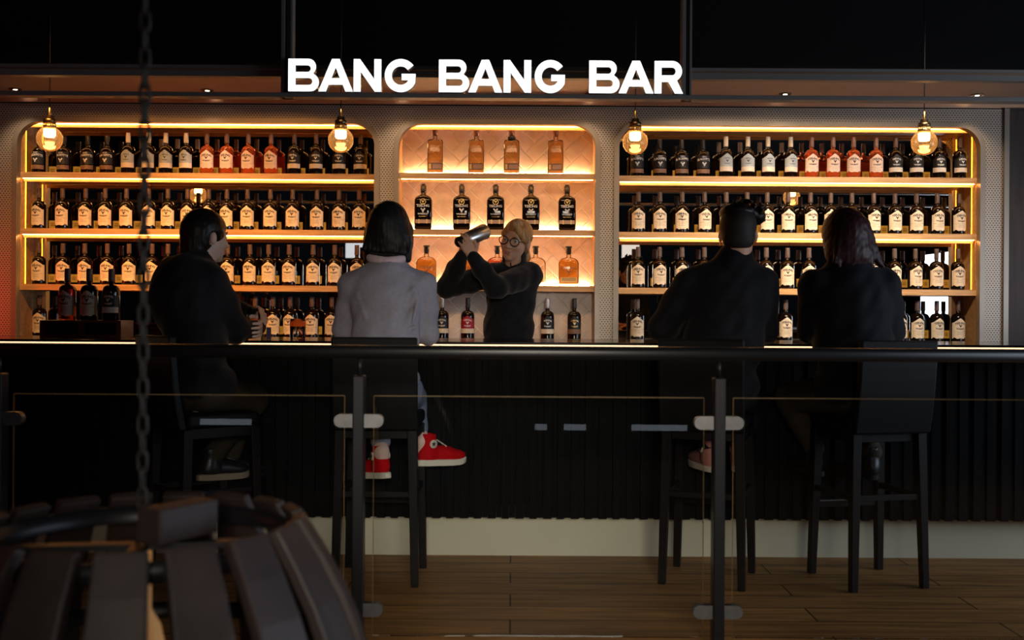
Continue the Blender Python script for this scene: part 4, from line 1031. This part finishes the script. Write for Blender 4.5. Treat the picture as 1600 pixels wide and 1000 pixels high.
B.cap(T @ Vector((-0.002, 0.070, 0.092)), T @ Vector((-0.070, 0.030, 0.01)), 0.020, 0.012, 0.02); B.cap(T @ Vector((0.0, 0.066, 0.094)), T @ Vector((0.062, 0.042, 0.03)), 0.020, 0.014, 0.02)
B.cap(T @ Vector((-0.068, 0.020, 0.02)), T @ Vector((-0.073, -0.03, -0.055)), 0.012, 0.006, 0.015); B.cap(T @ Vector((0.0, -0.10, 0.02)), T @ Vector((-0.03, -0.13, -0.09)), 0.035, 0.022, 0.03); B.cap(T @ Vector((-0.03, -0.13, -0.09)), T @ Vector((-0.045, -0.11, -0.19)), 0.022, 0.008, 0.02)
for q in range(7): a = 0.25+q*0.2; B.cap(T @ Vector((-0.01, 0.06, 0.115)), T @ Vector((-0.083*math.sin(a), 0.04-0.07*q/6, 0.10*math.cos(a)+0.015)), 0.006, 0.004, 0.006)
B.ell(T @ Vector((-0.090, -0.006, -0.014)), (0.030, 0.020, 0.031), T.to_3x3(), 0.006, True)
blob_obj('hair', B, 0.0045, M['hair_blond'], t)
eyes_etc(t, T, (0.12, 0.16, 0.14), M['hair_blond'], mat('lip', (0.50, 0.16, 0.14), 0.4))
M['spec_frame'] = mat('spectacle_frame', (0.012, 0.008, 0.008), 0.3)
g = thing('glasses_tmp', '', ''); bpy.data.objects.remove(g)
bm = bmesh.new()
for q in (-1, 1): tube(bm, [(q*0.0335 + 0.0255*math.cos(a), 0.104-0.006*abs(math.cos(a)), -0.004+0.0225*math.sin(a)) for a in [2*PI*k/24 for k in range(24)]], 0.0028, 6, closed=True); tube(bm, [(q*0.058, 0.097, 0.003), (q*0.075, 0.05, 0.004), (q*0.080, -0.005, 0.003)], 0.0018, 6)
tube(bm, [(-0.0085, 0.106, -0.001), (0, 0.109, 0.002), (0.0085, 0.106, -0.001)], 0.0018, 6)
sp = put_bm('spectacles', bm, M['spec_frame'], T, t)
bm = bmesh.new()
for q in (-1, 1): bm.faces.new([bm.verts.new((q*0.0335 + 0.0250*math.cos(a), 0.103, -0.004+0.022*math.sin(a))) for a in [2*PI*k/20 for k in range(20)]])
ln = put_bm('lens', bm, M['lens'], T, t); ln.parent = sp
# shaker in her hands
t = thing('cocktail_shaker', 'polished steel cocktail shaker held up in the bartender\'s hands', 'shaker', (sh0+sh1)/2)
L = (sh1-sh0).length; q = axv.to_track_quat('Z', 'Y').to_matrix().to_4x4(); q.translation = sh0 - t.location
M['chrome'] = mat('polished_steel', (0.86, 0.84, 0.82), 0.33, 1.0)
bm = bmesh.new(); lathe(bm, [(0.0, 0.07), (0.034, 0.07), (0.036, 0.075), (0.0445, L-0.006), (0.043, L), (0.0, L)], 32, M4=q); from_bm('tin', bm, M['chrome'], t)
bm = bmesh.new(); lathe(bm, [(0.0, 0.030), (0.027, 0.030), (0.032, 0.045), (0.0355, 0.068), (0.0355, 0.078), (0.0, 0.078)], 32, M4=q); from_bm('strainer_top', bm, M['chrome'], t)
bm = bmesh.new(); lathe(bm, [(0.0, 0.0), (0.024, 0.0), (0.0275, 0.004), (0.0275, 0.028), (0.025, 0.031), (0.0, 0.031)], 32, M4=q); from_bm('cap', bm, M['gunmetal'], t)

# ================================================================ bar stools
def stool():
    t = thing('bar_stool', '', 'chair', (0, 0, 0), 0, 'bar stools along the bar')
    W, Dp, zs = 0.36, 0.36, 0.70
    bm = bmesh.new(); box(bm, -W/2, W/2, -Dp/2+0.02, Dp/2, zs-0.015, zs+0.045); from_bm('seat', bm, M['leather'], t, bevel=0.018, seg=3)
    bm = bmesh.new(); box(bm, -W/2+0.005, W/2-0.005, -Dp/2+0.025, Dp/2-0.005, zs-0.06, zs-0.016); from_bm('seat_frame', bm, M['dark_wood'], t, bevel=0.002)
    bm = bmesh.new(); prev = None; n = 7
    for i in range(n+1):
        f = i/n; z = zs-0.02 + f*0.405; y = -Dp/2 - 0.005 - 0.05*f - 0.010*math.sin(PI*f)
        ring = [bm.verts.new(v) for v in ((-W/2-0.005, y-0.017, z), (W/2+0.005, y-0.017, z), (W/2+0.005, y+0.017, z), (-W/2-0.005, y+0.017, z))]
        if prev:
            for q in range(4): bm.faces.new((prev[q], prev[(q+1) % 4], ring[(q+1) % 4], ring[q]))
        else: bm.faces.new(ring[::-1])
        prev = ring
    bm.faces.new(prev); from_bm('backrest', bm, M['leather'], t, bevel=0.008)
    ft = {}
    for sx in (-1, 1):
        for sy in (-1, 1):
            top = Vector((sx*(W/2-0.022), sy*(Dp/2-0.022), zs-0.02)); bot = Vector((sx*(W/2-0.006), sy*(Dp/2-0.004), 0.0)); ft[sx, sy] = (top, bot)
            bm = bmesh.new(); bar(bm, top, bot, 0.043, 0.032, up=(0, 1, 0)); from_bm('leg', bm, M['dark_wood'], t, bevel=0.003)
    def rung(a, b, z, w=0.026):
        pa, pb = (ft[k][0].lerp(ft[k][1], (zs-0.02-z)/(zs-0.02)) for k in (a, b)); bm = bmesh.new(); bar(bm, pa, pb, 0.020, ta=w); from_bm('stretcher', bm, M['dark_wood'], t, bevel=0.002)
    rung((-1, -1), (1, -1), 0.40); rung((-1, 1), (1, 1), 0.32, 0.03); rung((-1, -1), (-1, 1), 0.40); rung((1, -1), (1, 1), 0.40)
    fa, fb = (ft[k][0].lerp(ft[k][1], (zs-0.335)/(zs-0.02)) for k in ((-1, 1), (1, 1)))
    bm = bmesh.new(); box(bm, fa.x+0.02, fb.x-0.02, fa.y-0.016, fa.y+0.012, 0.334, 0.339); from_bm('foot_plate', bm, M['steel'], t)
    return t
M['leather'] = mat('black_leather', (0.004, 0.004, 0.0045), 0.55, spec=0.2)
st0 = stool()
def at(px, D): return P(px, 700, D).x
SLAB = ['dark bar stool of the dark-jacketed woman at the left', 'dark bar stool of the grey-sweater woman', 'dark bar stool of the man with gathered hair', 'dark bar stool of the red-haired woman at the right']
STL = [(at(322, 4.86), 4.84, -0.85), (at(596, 4.85), 4.85, -0.02), (at(1108, 4.85), 4.86, -0.34), (at(1355, 4.84), 4.84, 0.24)]
for i, (x, y, r) in enumerate(STL):
    s = st0 if i == 0 else dup(st0); s.location = (x, y, 0); s.rotation_euler = (0, 0, r); s['label'] = SLAB[i]
ZSEAT = 0.745
M['shaved'] = grain(mat('shaved_hair', rough=0.7), (0.010, 0.007, 0.006), (0.022, 0.014, 0.012), (120, 120, 120))
def torso(B, hip, chest, shl, shr, grow, R=None, w=(0.165, 0.115), hipw=(0.165, 0.13, 0.11)):
    g = grow; mid = (hip+chest)/2
    B.ell(chest, (w[0]+g, w[1]+g, 0.17), R, 0.04).ell(mid, (w[0]*0.92+g, w[1]*0.95+g, 0.17), R, 0.04).ell(hip, (hipw[0]+g, hipw[1]+g, hipw[2]), R, 0.04)
    nk = (shl+shr)/2 + Vector((0, 0, 0.045))
    B.cap(nk, shl, 0.060+g, 0.056+g, 0.05).cap(nk, shr, 0.060+g, 0.056+g, 0.05)
# ================================================================ woman in the grey sweater
t = thing('person', 'woman with long straight black hair and grey sweater, seated with her back to us', 'person', (STL[1][0], 4.85, 0.0))
T = frame(P(609, 360, 4.87), (0.12, 1, -0.06)); X0 = STL[1][0]
shl, shr = P(551, 446, 4.86), P(659, 446, 4.86); nb = P(607, 411, 4.86); chs = P(604, 470, 4.85); hip = Vector((P(600, 620, 4.82).x, 4.83, ZSEAT+0.095))
ell_, elr = P(538, 516, 4.93), P(668, 520, 4.93); wrl, wrr = Vector((P(585, 520, 5.15).x, 5.15, ZB+0.045)), Vector((P(632, 520, 5.16).x, 5.16, ZB+0.045))
kl, kr = Vector((P(590, 630, 5.13).x, 5.12, 0.76)), Vector((P(648, 600, 5.10).x, 5.09, 0.79)); al, ar = P(596, 706, 4.93), P(658, 688, 5.00)
B = Blob(); head_prims(B, T); neck(B, T, nb); torso(B, hip, chs, shl, shr, -0.02)
B.chain([shl, ell_, wrl], [0.042, 0.034, 0.024]).chain([shr, elr, wrr], [0.042, 0.034, 0.024])
hand_prims(B, wrl, (1, 0.4, -0.12), (0, 0, -1), (0.1, 1, 0), (0.15, 0.3, 0.3)); hand_prims(B, wrr, (-1, 0.5, -0.12), (0, 0, -1), (0.1, 1, 0), (0.15, 0.3, 0.3))
for sg, kn, an in ((-1, kl, al), (1, kr, ar)): B.chain([hip + Vector((sg*0.085, 0.02, -0.01)), kn, an, an + Vector((0, 0.01, -0.06))], [0.075, 0.048, 0.032, 0.034])
blob_obj('body', B, 0.0055, M['skin_pale'], t)
B = Blob(); torso(B, hip + Vector((0, 0, 0.05)), chs, shl, shr, 0.004, hipw=(0.155, 0.12, 0.10))
B.chain([shl, shl*0.5+ell_*0.5, ell_, wrl], [0.064, 0.056, 0.050, 0.038], 0.02).chain([shr, shr*0.5+elr*0.5, elr, wrr], [0.066, 0.058, 0.052, 0.038], 0.02)
B.cap(nb + Vector((0, 0, -0.02)), nb + Vector((0, 0, 0.01)), 0.085, 0.07, 0.05)
for (xa, ya), (xb, yb) in (((650, 458), (632, 492)), ((653, 466), (644, 505)), ((645, 452), (618, 478)), ((560, 462), (572, 498)), ((648, 512), (612, 524)), ((640, 520), (600, 530))):
    B.cap(P(xa, ya, 4.772), P(xb, yb, 4.752), 0.010, 0.004, 0.012)
garment('sweater', B, M['sweater'], t, 0.006, (0.0026, 36, 1.1))
B = Blob(); 
for k in range(20):
    a0, a1 = 2*PI*k/20, 2*PI*(k+1)/20
    f = lambda a: nb + Vector((0.082*math.cos(a), 0.068*math.sin(a), 0.012 + 0.008*math.sin(a) + 0.014*abs(math.cos(a))))
    B.cap(f(a0), f(a1), 0.019, 0.019, 0.008)
garment('collar', B, M['collar'], t, 0.005, None)
B = Blob(); hair_cap(B, T, grow=0.014); R = T.to_3x3()
B.ell(T @ Vector((0, -0.035, -0.02)), (0.100, 0.090, 0.11), R, 0.03); B.ell(T @ Vector((0.002, -0.040, -0.055)), (0.110, 0.072, 0.080), R, 0.03)
for sg in (-1, 1): B.cap(T @ Vector((sg*0.082, -0.01, 0.0)), T @ Vector((sg*0.094, -0.03, -0.135)), 0.028, 0.016, 0.02)
for k in range(9): x = -0.09+0.0225*k; B.cap(T @ Vector((x*0.5, -0.09, 0.07)), T @ Vector((x, -0.100+0.3*x*x, -0.108+0.12*abs(x)*(1 if x < 0 else -0.6))), 0.012, 0.012, 0.012)
B.ell(T @ Vector((0, 0.14, -0.05)), (0.085, 0.095, 0.13), R, 0.01, True)
blob_obj('hair', B, 0.006, M['hair_black'], t, (0.0008, 160, 0.4))
eyes_etc(t, T, (0.05, 0.03, 0.02), M['hair_black'])
B = Blob(); B.ell(hip, (0.170, 0.135, 0.105), None, 0.03)
B.chain([hip + Vector((-0.085, 0.02, -0.01)), kl, al*0.76+kl*0.24], [0.088, 0.060, 0.044]); B.chain([hip + Vector((0.085, 0.02, -0.01)), kr, ar*0.72+kr*0.28], [0.088, 0.058, 0.044])
garment('jeans', B, M['jeans'], t, 0.008)
v = (al-kl).normalized(); c = al*0.77+kl*0.23
B = Blob(); B.cap(c - v*0.022, c + v*0.004, 0.047, 0.047, 0.004); garment('turn_up', B, mat('jeans_light', (0.27, 0.30, 0.36), 0.85), t, 0.006, None)
shoe(t, frame(al + Vector((-0.03, 0.05, -0.128)), (-0.55, 0.85, -0.12)), 'high', M['red_canvas'], M['white_rubber'], M['white_rubber'])
shoe(t, frame(ar + Vector((0.072, 0.04, -0.120)), (0.79, 0.61, -0.05)), 'high', M['red_canvas'], M['white_rubber'], M['white_rubber'])
# ================================================================ woman in profile at the left
t = thing('person', 'woman with dark hair and high-collared black jacket, face turned right in profile', 'person', (STL[0][0], 4.84, 0.0))
fw = Vector((0.67, 0.74, -0.03)); T = frame(P(323, 370, 4.95), fw); lat = Vector((0.66, -0.75, 0)).normalized(); fh = Vector((0.75, 0.66, 0)).normalized()
nb = P(312, 418, 4.93); cc = P(303, 470, 4.88); Rz = Matrix((lat, fh, Vector((0, 0, 1)))).transposed()
shr, shl = nb + lat*0.155 + Vector((-0.02, 0, -0.075)), nb - lat*0.155 + Vector((0, 0, -0.07)); hip = Vector((STL[0][0]-0.02, 4.82, ZSEAT+0.095))
elr, wrr = P(368, 516, 4.93), P(397, 515, 5.03); ell_, wrl = P(385, 498, 5.10), P(402, 512, 5.09)
elr.z = max(elr.z, ZB+0.05); wrr.z = max(wrr.z, ZB+0.04); wrl.z = ZB+0.06
kr, kl = Vector((P(397, 610, 5.06).x, 5.06, 0.775)), Vector((P(400, 606, 5.12).x-0.06, 5.13, 0.76)); ar, al = P(335, 708, 4.98), P(362, 706, 5.10)
B = Blob(); head_prims(B, T); neck(B, T, nb); torso(B, hip, cc, shl, shr, -0.02, Rz)
B.chain([shr, elr, wrr], [0.042, 0.034, 0.024]).chain([shl, ell_, wrl], [0.042, 0.034, 0.024])
gl = P(397, 500, 5.05)
hand_prims(B, wrr, gl - wrr + Vector((0.03, 0.03, 0.01)), (0.2, 1, 0.1), (-0.2, 0, 1), (0.35, 0.6, 0.5)); hand_prims(B, wrl, (0.35, -0.85, -0.1), (-0.7, -0.5, 0), (0, 0, 1), (0.3, 0.5, 0.5))
for sg, kn, an in ((1, kr, ar), (-1, kl, al)): B.chain([hip + lat*sg*0.085, kn, an, an + Vector((0, 0.01, -0.06))], [0.07, 0.046, 0.03, 0.03])
blob_obj('body', B, 0.005, M['skin_pale'], t)
B = Blob(); torso(B, hip + Vector((0, 0, 0.03)), cc, shl, shr, 0.022, Rz, hipw=(0.165, 0.14, 0.12))
B.ell(cc + Vector((-0.02, -0.02, 0.02)) - fh*0.03, (0.175, 0.14, 0.19), Rz, 0.05)
B.chain([shr, shr*0.5+elr*0.5, elr, wrr], [0.078, 0.072, 0.062, 0.042], 0.03).chain([shl, ell_, wrl], [0.078, 0.060, 0.042], 0.03)
B.cap(nb + Vector((-0.01, 0, -0.03)), nb + Vector((-0.008, -0.005, 0.035)), 0.088, 0.073, 0.04); B.cap(nb + fh*0.03 + Vector((0, 0, 0.02)), nb + fh*0.06 + Vector((0, 0, 0.12)), 0.055, 0.06, 0.008, True)
garment('jacket', B, M['jacket'], t, 0.0075, (0.0025, 38, 2.1))
B = Blob(); hair_cap(B, T, grow=0.012); R = T.to_3x3()
B.ell(T @ Vector((0, -0.05, -0.01)), (0.076, 0.075, 0.085), R, 0.02); B.ell(T @ Vector((0, -0.075, -0.07)), (0.055, 0.05, 0.06), R, 0.03)
B.ell(T @ Vector((0.075, -0.010, -0.014)), (0.03, 0.022, 0.032), R, 0.006, True)
blob_obj('hair', B, 0.005, M['hair_dark'], t, (0.0006, 140, 0.4)); eyes_etc(t, T, (0.05, 0.03, 0.02), M['hair_dark'], mat('lip_pale', (0.5, 0.22, 0.2), 0.45))
B = Blob(); B.ell(hip, (0.17, 0.14, 0.105), Rz, 0.03)
for sg, kn, an in ((1, kr, ar), (-1, kl, al)): B.chain([hip + lat*sg*0.085, kn, an], [0.088, 0.066, 0.048])
garment('trousers', B, M['olive'], t, 0.008)
shoe(t, frame(ar + Vector((0.02, 0.03, -0.125)), (0.6, 0.75, -0.05)), 'high', M['boot'], M['tan_sole']); shoe(t, frame(al + Vector((0.03, 0.03, -0.125)), (0.7, 0.65, -0.05)), 'high', M['boot'], M['boot'])
# ================================================================ man with gathered curly hair
t = thing('person', 'man in black jacket with shaved nape and curly gathered top hair, leaning on the bar', 'person', (STL[2][0], 4.86, 0.0))
T = frame(P(1153, 366, 4.92), (0.16, 1, -0.08)); nb = P(1150, 414, 4.91); cc = P(1140, 470, 4.89)
shl, shr = P(1080, 444, 4.90), P(1188, 443, 4.90); hip = Vector((P(1120, 600, 4.84).x, 4.83, ZSEAT+0.10))
ell_, elr = P(1034, 512, 4.96), P(1193, 515, 4.95); wrl, wrr = Vector((P(1085, 515, 5.2).x, 5.2, ZB+0.05)), Vector((P(1140, 515, 5.22).x, 5.22, ZB+0.05))
kl, kr = Vector((P(1075, 600, 5.09).x, 5.09, 0.78)), Vector((P(1180, 600, 5.09).x, 5.09, 0.78)); al, ar = P(1108, 694, 4.98), P(1157, 694, 5.02)
B = Blob(); head_prims(B, T, 1.05); neck(B, T, nb, 0.062); torso(B, hip, cc, shl, shr, -0.02, None, (0.185, 0.125))
B.chain([shl, ell_, wrl], [0.048, 0.038, 0.027]).chain([shr, elr, wrr], [0.048, 0.038, 0.027])
hand_prims(B, wrl, (1, 0.4, -0.15), (0, 0, -1), (0.1, 1, 0), (0.15, 0.3, 0.3), 1.08); hand_prims(B, wrr, (-1, 0.3, -0.15), (0, 0, -1), (0.1, 1, 0), (0.15, 0.3, 0.3), 1.08)
for sg, kn, an in ((-1, kl, al), (1, kr, ar)): B.chain([hip + Vector((sg*0.09, 0.02, 0)), kn, an, an + Vector((0, 0.01, -0.06))], [0.078, 0.05, 0.034, 0.034])
blob_obj('body', B, 0.0055, M['skin'], t)
B = Blob(); torso(B, hip + Vector((0, 0, 0.03)), cc, shl, shr, 0.012, None, (0.190, 0.13), (0.18, 0.14, 0.12))
B.chain([shl, shl*0.5+ell_*0.5, ell_, wrl], [0.076, 0.070, 0.062, 0.044], 0.03).chain([shr, elr, wrr], [0.080, 0.064, 0.044], 0.03)
B.cap(nb + Vector((0, 0, -0.02)), nb + Vector((0.0, 0.0, 0.035)), 0.095, 0.078, 0.045); B.cap(nb + Vector((0, 0.01, 0.045)), nb + Vector((0, 0.01, 0.1)), 0.062, 0.062, 0.006, True)
garment('jacket', B, M['jacket'], t, 0.0075, (0.0024, 36, 0.9))
B = Blob(); hair_cap(B, T, grow=0.009); R = T.to_3x3(); B.ell(T @ Vector((0, -0.05, -0.03)), (0.072, 0.058, 0.055), R, 0.02)
for sg in (-1, 1): B.ell(T @ Vector((sg*0.085, -0.012, -0.012)), (0.022, 0.024, 0.036), R, 0.006, True)
blob_obj('shaved_hair', B, 0.0055, M['shaved'], t)
B = Blob(); B.ell(T @ Vector((0.0, 0.0, 0.098)), (0.085, 0.095, 0.045), R, 0.02); B.ell(T @ Vector((0.075, 0.02, 0.085)), (0.052, 0.055, 0.042), R, 0.02)
rr = random.Random(3)
for k in range(46):
    a = rr.uniform(-0.3, 1.25); c = Vector((0.115*math.sin(a)+rr.uniform(-0.02, 0.02), rr.uniform(-0.06, 0.07), 0.085+0.055*math.cos(a)+rr.uniform(-0.02, 0.012)))
    c2 = c + Vector((rr.uniform(-0.02, 0.022), rr.uniform(-0.02, 0.02), rr.uniform(-0.018, 0.018))); c3 = c2 + Vector((rr.uniform(-0.014, 0.014), rr.uniform(-0.014, 0.014), rr.uniform(-0.014, 0.014)))
    B.cap(T @ c, T @ c2, 0.008, 0.006, 0.006); B.cap(T @ c2, T @ c3, 0.006, 0.003, 0.004)
blob_obj('top_hair', B, 0.005, M['hair_dark'], t)
eyes_etc(t, T, (0.05, 0.03, 0.02), M['hair_dark'])
bm = bmesh.new()
for sg in (-1, 1): tube(bm, [(sg*0.082, -0.02, 0.004), (sg*0.078, 0.05, 0.006), (sg*0.06, 0.105, 0.003)], 0.0018, 6); tube(bm, [(sg*0.0335 + 0.0255*math.cos(a), 0.110, -0.004+0.0225*math.sin(a)) for a in [2*PI*k/20 for k in range(20)]], 0.002, 6, closed=True)
tube(bm, [(-0.009, 0.112, 0), (0, 0.114, 0.002), (0.009, 0.112, 0)], 0.002, 6)
put_bm('spectacles', bm, M['spec_frame'], T, t)
bm = bmesh.new(); tube(bm, [(-0.082 + 0.0, -0.014+0.007*math.cos(a), -0.048+0.007*math.sin(a)) for a in [2*PI*k/12 for k in range(12)]], 0.0016, 6, closed=True); put_bm('earring', bm, M['brass'], T, t)
B = Blob(); B.ell(hip, (0.18, 0.14, 0.11), None, 0.03)
for sg, kn, an in ((-1, kl, al), (1, kr, ar)): B.chain([hip + Vector((sg*0.09, 0.02, 0)), kn, an], [0.092, 0.068, 0.048])
garment('trousers', B, M['dark_trouser'], t, 0.008)
shoe(t, frame(al + Vector((-0.01, 0.05, -0.122)), (-0.2, 0.95, 0)), 'high', M['pink_canvas'], M['white_rubber'], M['white_rubber']); shoe(t, frame(ar + Vector((0.01, 0.05, -0.122)), (0.3, 0.95, 0)), 'high', M['pink_canvas'], M['white_rubber'], M['white_rubber'])
# ================================================================ red-haired woman at the right
t = thing('person', 'woman with dark red shoulder-length hair and black jacket, rightmost at the bar', 'person', (STL[3][0], 4.84, 0.0))
T = frame(P(1317, 372, 4.90), (-0.28, 0.95, -0.10)); nb = P(1320, 420, 4.88); cc = P(1328, 475, 4.86)
shl, shr = P(1275, 448, 4.87), P(1379, 446, 4.87); hip = Vector((P(1340, 600, 4.82).x, 4.82, ZSEAT+0.10))
ell_, elr = P(1270, 515, 4.95), P(1388, 516, 4.94); wrl, wrr = Vector((P(1305, 515, 5.2).x, 5.2, ZB+0.05)), Vector((P(1345, 515, 5.2).x, 5.2, ZB+0.05))
kl, kr = Vector((P(1232, 605, 5.08).x, 5.08, 0.80)), Vector((P(1330, 610, 5.10).x, 5.10, 0.77)); al, ar = P(1272, 700, 5.04), P(1362, 705, 4.98)
B = Blob(); head_prims(B, T); neck(B, T, nb); torso(B, hip, cc, shl, shr, -0.02, None, (0.175, 0.12))
B.chain([shl, ell_, wrl], [0.044, 0.035, 0.025]).chain([shr, elr, wrr], [0.044, 0.035, 0.025])
hand_prims(B, wrl, (1, 0.4, -0.15), (0, 0, -1), (0.1, 1, 0), (0.15, 0.3, 0.3)); hand_prims(B, wrr, (-1, 0.5, -0.15), (0, 0, -1), (0.1, 1, 0), (0.15, 0.3, 0.3))
for sg, kn, an in ((-1, kl, al), (1, kr, ar)): B.chain([hip + Vector((sg*0.09, 0.02, 0)), kn, an, an + Vector((0, 0.01, -0.06))], [0.076, 0.048, 0.032, 0.032])
blob_obj('body', B, 0.0055, M['skin_pale'], t)
B = Blob(); torso(B, hip + Vector((0, 0, 0.03)), cc, shl, shr, 0.010, None, (0.185, 0.13), (0.19, 0.145, 0.13))
B.chain([shl, shl*0.5+ell_*0.5, ell_, wrl], [0.078, 0.070, 0.064, 0.044], 0.03).chain([shr, shr*0.5+elr*0.5, elr, wrr], [0.080, 0.074, 0.068, 0.044], 0.03)
B.cap(nb + Vector((0.01, 0, -0.03)), nb + Vector((0.005, 0, 0.0)), 0.10, 0.082, 0.05)
garment('jacket', B, M['jacket'], t, 0.0075, (0.0024, 36, 1.9))
B = Blob(); hair_cap(B, T, grow=0.018); R = T.to_3x3()
B.ell(T @ Vector((0, -0.03, -0.01)), (0.104, 0.098, 0.12), R, 0.03); B.ell(T @ Vector((0.008, -0.04, -0.08)), (0.118, 0.085, 0.085), R, 0.03)
for k in range(14):
    x = -0.10+0.0165*k; B.cap(T @ Vector((x*0.6, -0.085, 0.06)), T @ Vector((x*1.15+0.012, -0.095+0.05*abs(x)*8*0.3, -0.125-0.02*math.sin(k*2.1))), 0.013, 0.010, 0.012)
B.cap(T @ Vector((0.09, -0.03, 0.02)), T @ Vector((0.125, -0.04, -0.08)), 0.026, 0.020, 0.02); B.cap(T @ Vector((0.125, -0.04, -0.08)), T @ Vector((0.165, -0.05, -0.135)), 0.020, 0.008, 0.02)
B.ell(T @ Vector((0, 0.14, -0.04)), (0.085, 0.092, 0.12), R, 0.01, True)
blob_obj('hair', B, 0.006, M['hair_red'], t, (0.0012, 120, 0.4)); eyes_etc(t, T, (0.05, 0.03, 0.02), M['hair_red'])
B = Blob(); B.ell(hip, (0.18, 0.14, 0.11), None, 0.03)
for sg, kn, an in ((-1, kl, al), (1, kr, ar)): B.chain([hip + Vector((sg*0.09, 0.02, 0)), kn, an], [0.09, 0.066, 0.048])
garment('trousers', B, M['olive'], t, 0.008)
shoe(t, frame(al + Vector((-0.02, 0.05, -0.125)), (-0.3, 0.95, 0)), 'high', M['boot'], M['boot']); shoe(t, frame(ar + Vector((0.01, 0.05, -0.125)), (0.2, 0.95, 0)), 'high', M['boot'], M['boot'])
# ---------------------------------------------------------------- lamps of the room and added lights
def area(name, loc, target, size, size_y, energy, color, spread=PI):
    l = bpy.data.lights.new(name, 'AREA'); l.shape = 'RECTANGLE'; l.size = size; l.size_y = size_y; l.energy = energy; l.color = color; l.spread = spread
    o = bpy.data.objects.new(name, l); COL.objects.link(o); o.location = loc
    o.rotation_euler = (Vector(target) - Vector(loc)).to_track_quat('-Z', 'Y').to_euler(); return o
# daylight from the right hand windows and from the far side of the room, plus an added fill
area('window_glow', (5.12, 3.0, 1.42), (0.0, 3.0, 1.42), 4.0, 1.05, 95, (0.74, 0.85, 1.0))
area('rear_fill', (0.3, -1.2, 1.7), (-0.1, 5.0, 0.40), 1.2, 0.7, 6.0, (1.0, 0.90, 0.74), 0.55)  # added fill behind the camera, aimed at the kick board and floor
area('rear_pane', (1.75, -1.45, 1.95), (1.75, 5, 1.95), 0.26, 0.6, 0.5, (1.0, 0.92, 0.84))
area('rear_pane', (-2.3, -1.45, 2.2), (-2.3, 5, 2.2), 0.34, 0.4, 0.4, (0.85, 0.92, 1.0))
# unseen warm area lights, added to brighten the shelf fronts
for x, e, c in ((-2.15, 10, (1.0, 0.44, 0.12)), (-0.15, 2.2, (1.0, 0.58, 0.28)), (1.95, 12, (1.0, 0.74, 0.50))):
    area('shelf_wash', (x, 5.25, 2.78), (x, 7.0, 1.60), 1.7, 0.12, e*1.15, c, 0.92)
area('red_glow', (-4.1, 6.55, 1.25), (-3.3, 7.0, 1.25), 0.2, 0.5, 2.6, (1.0, 0.03, 0.02), 1.7)
for pa, pb, py in ((837, 856, 668), (882, 917, 668), (988, 1075, 668), (314, 394, 663), (480, 523, 671)):  # unseen thin lamps added only to put reflection bars in the railing glass
    kk = 8.82/F; x, wd, z = ((pa+pb)/2-800)*kk, (pb-pa)*kk, H - (py-491)*kk
    area('rail_glint_lamp', (x, -1.42, z), (x, 5, z), wd, 0.05, 1.5*wd*0.16, (0.78, 0.88, 1.0))
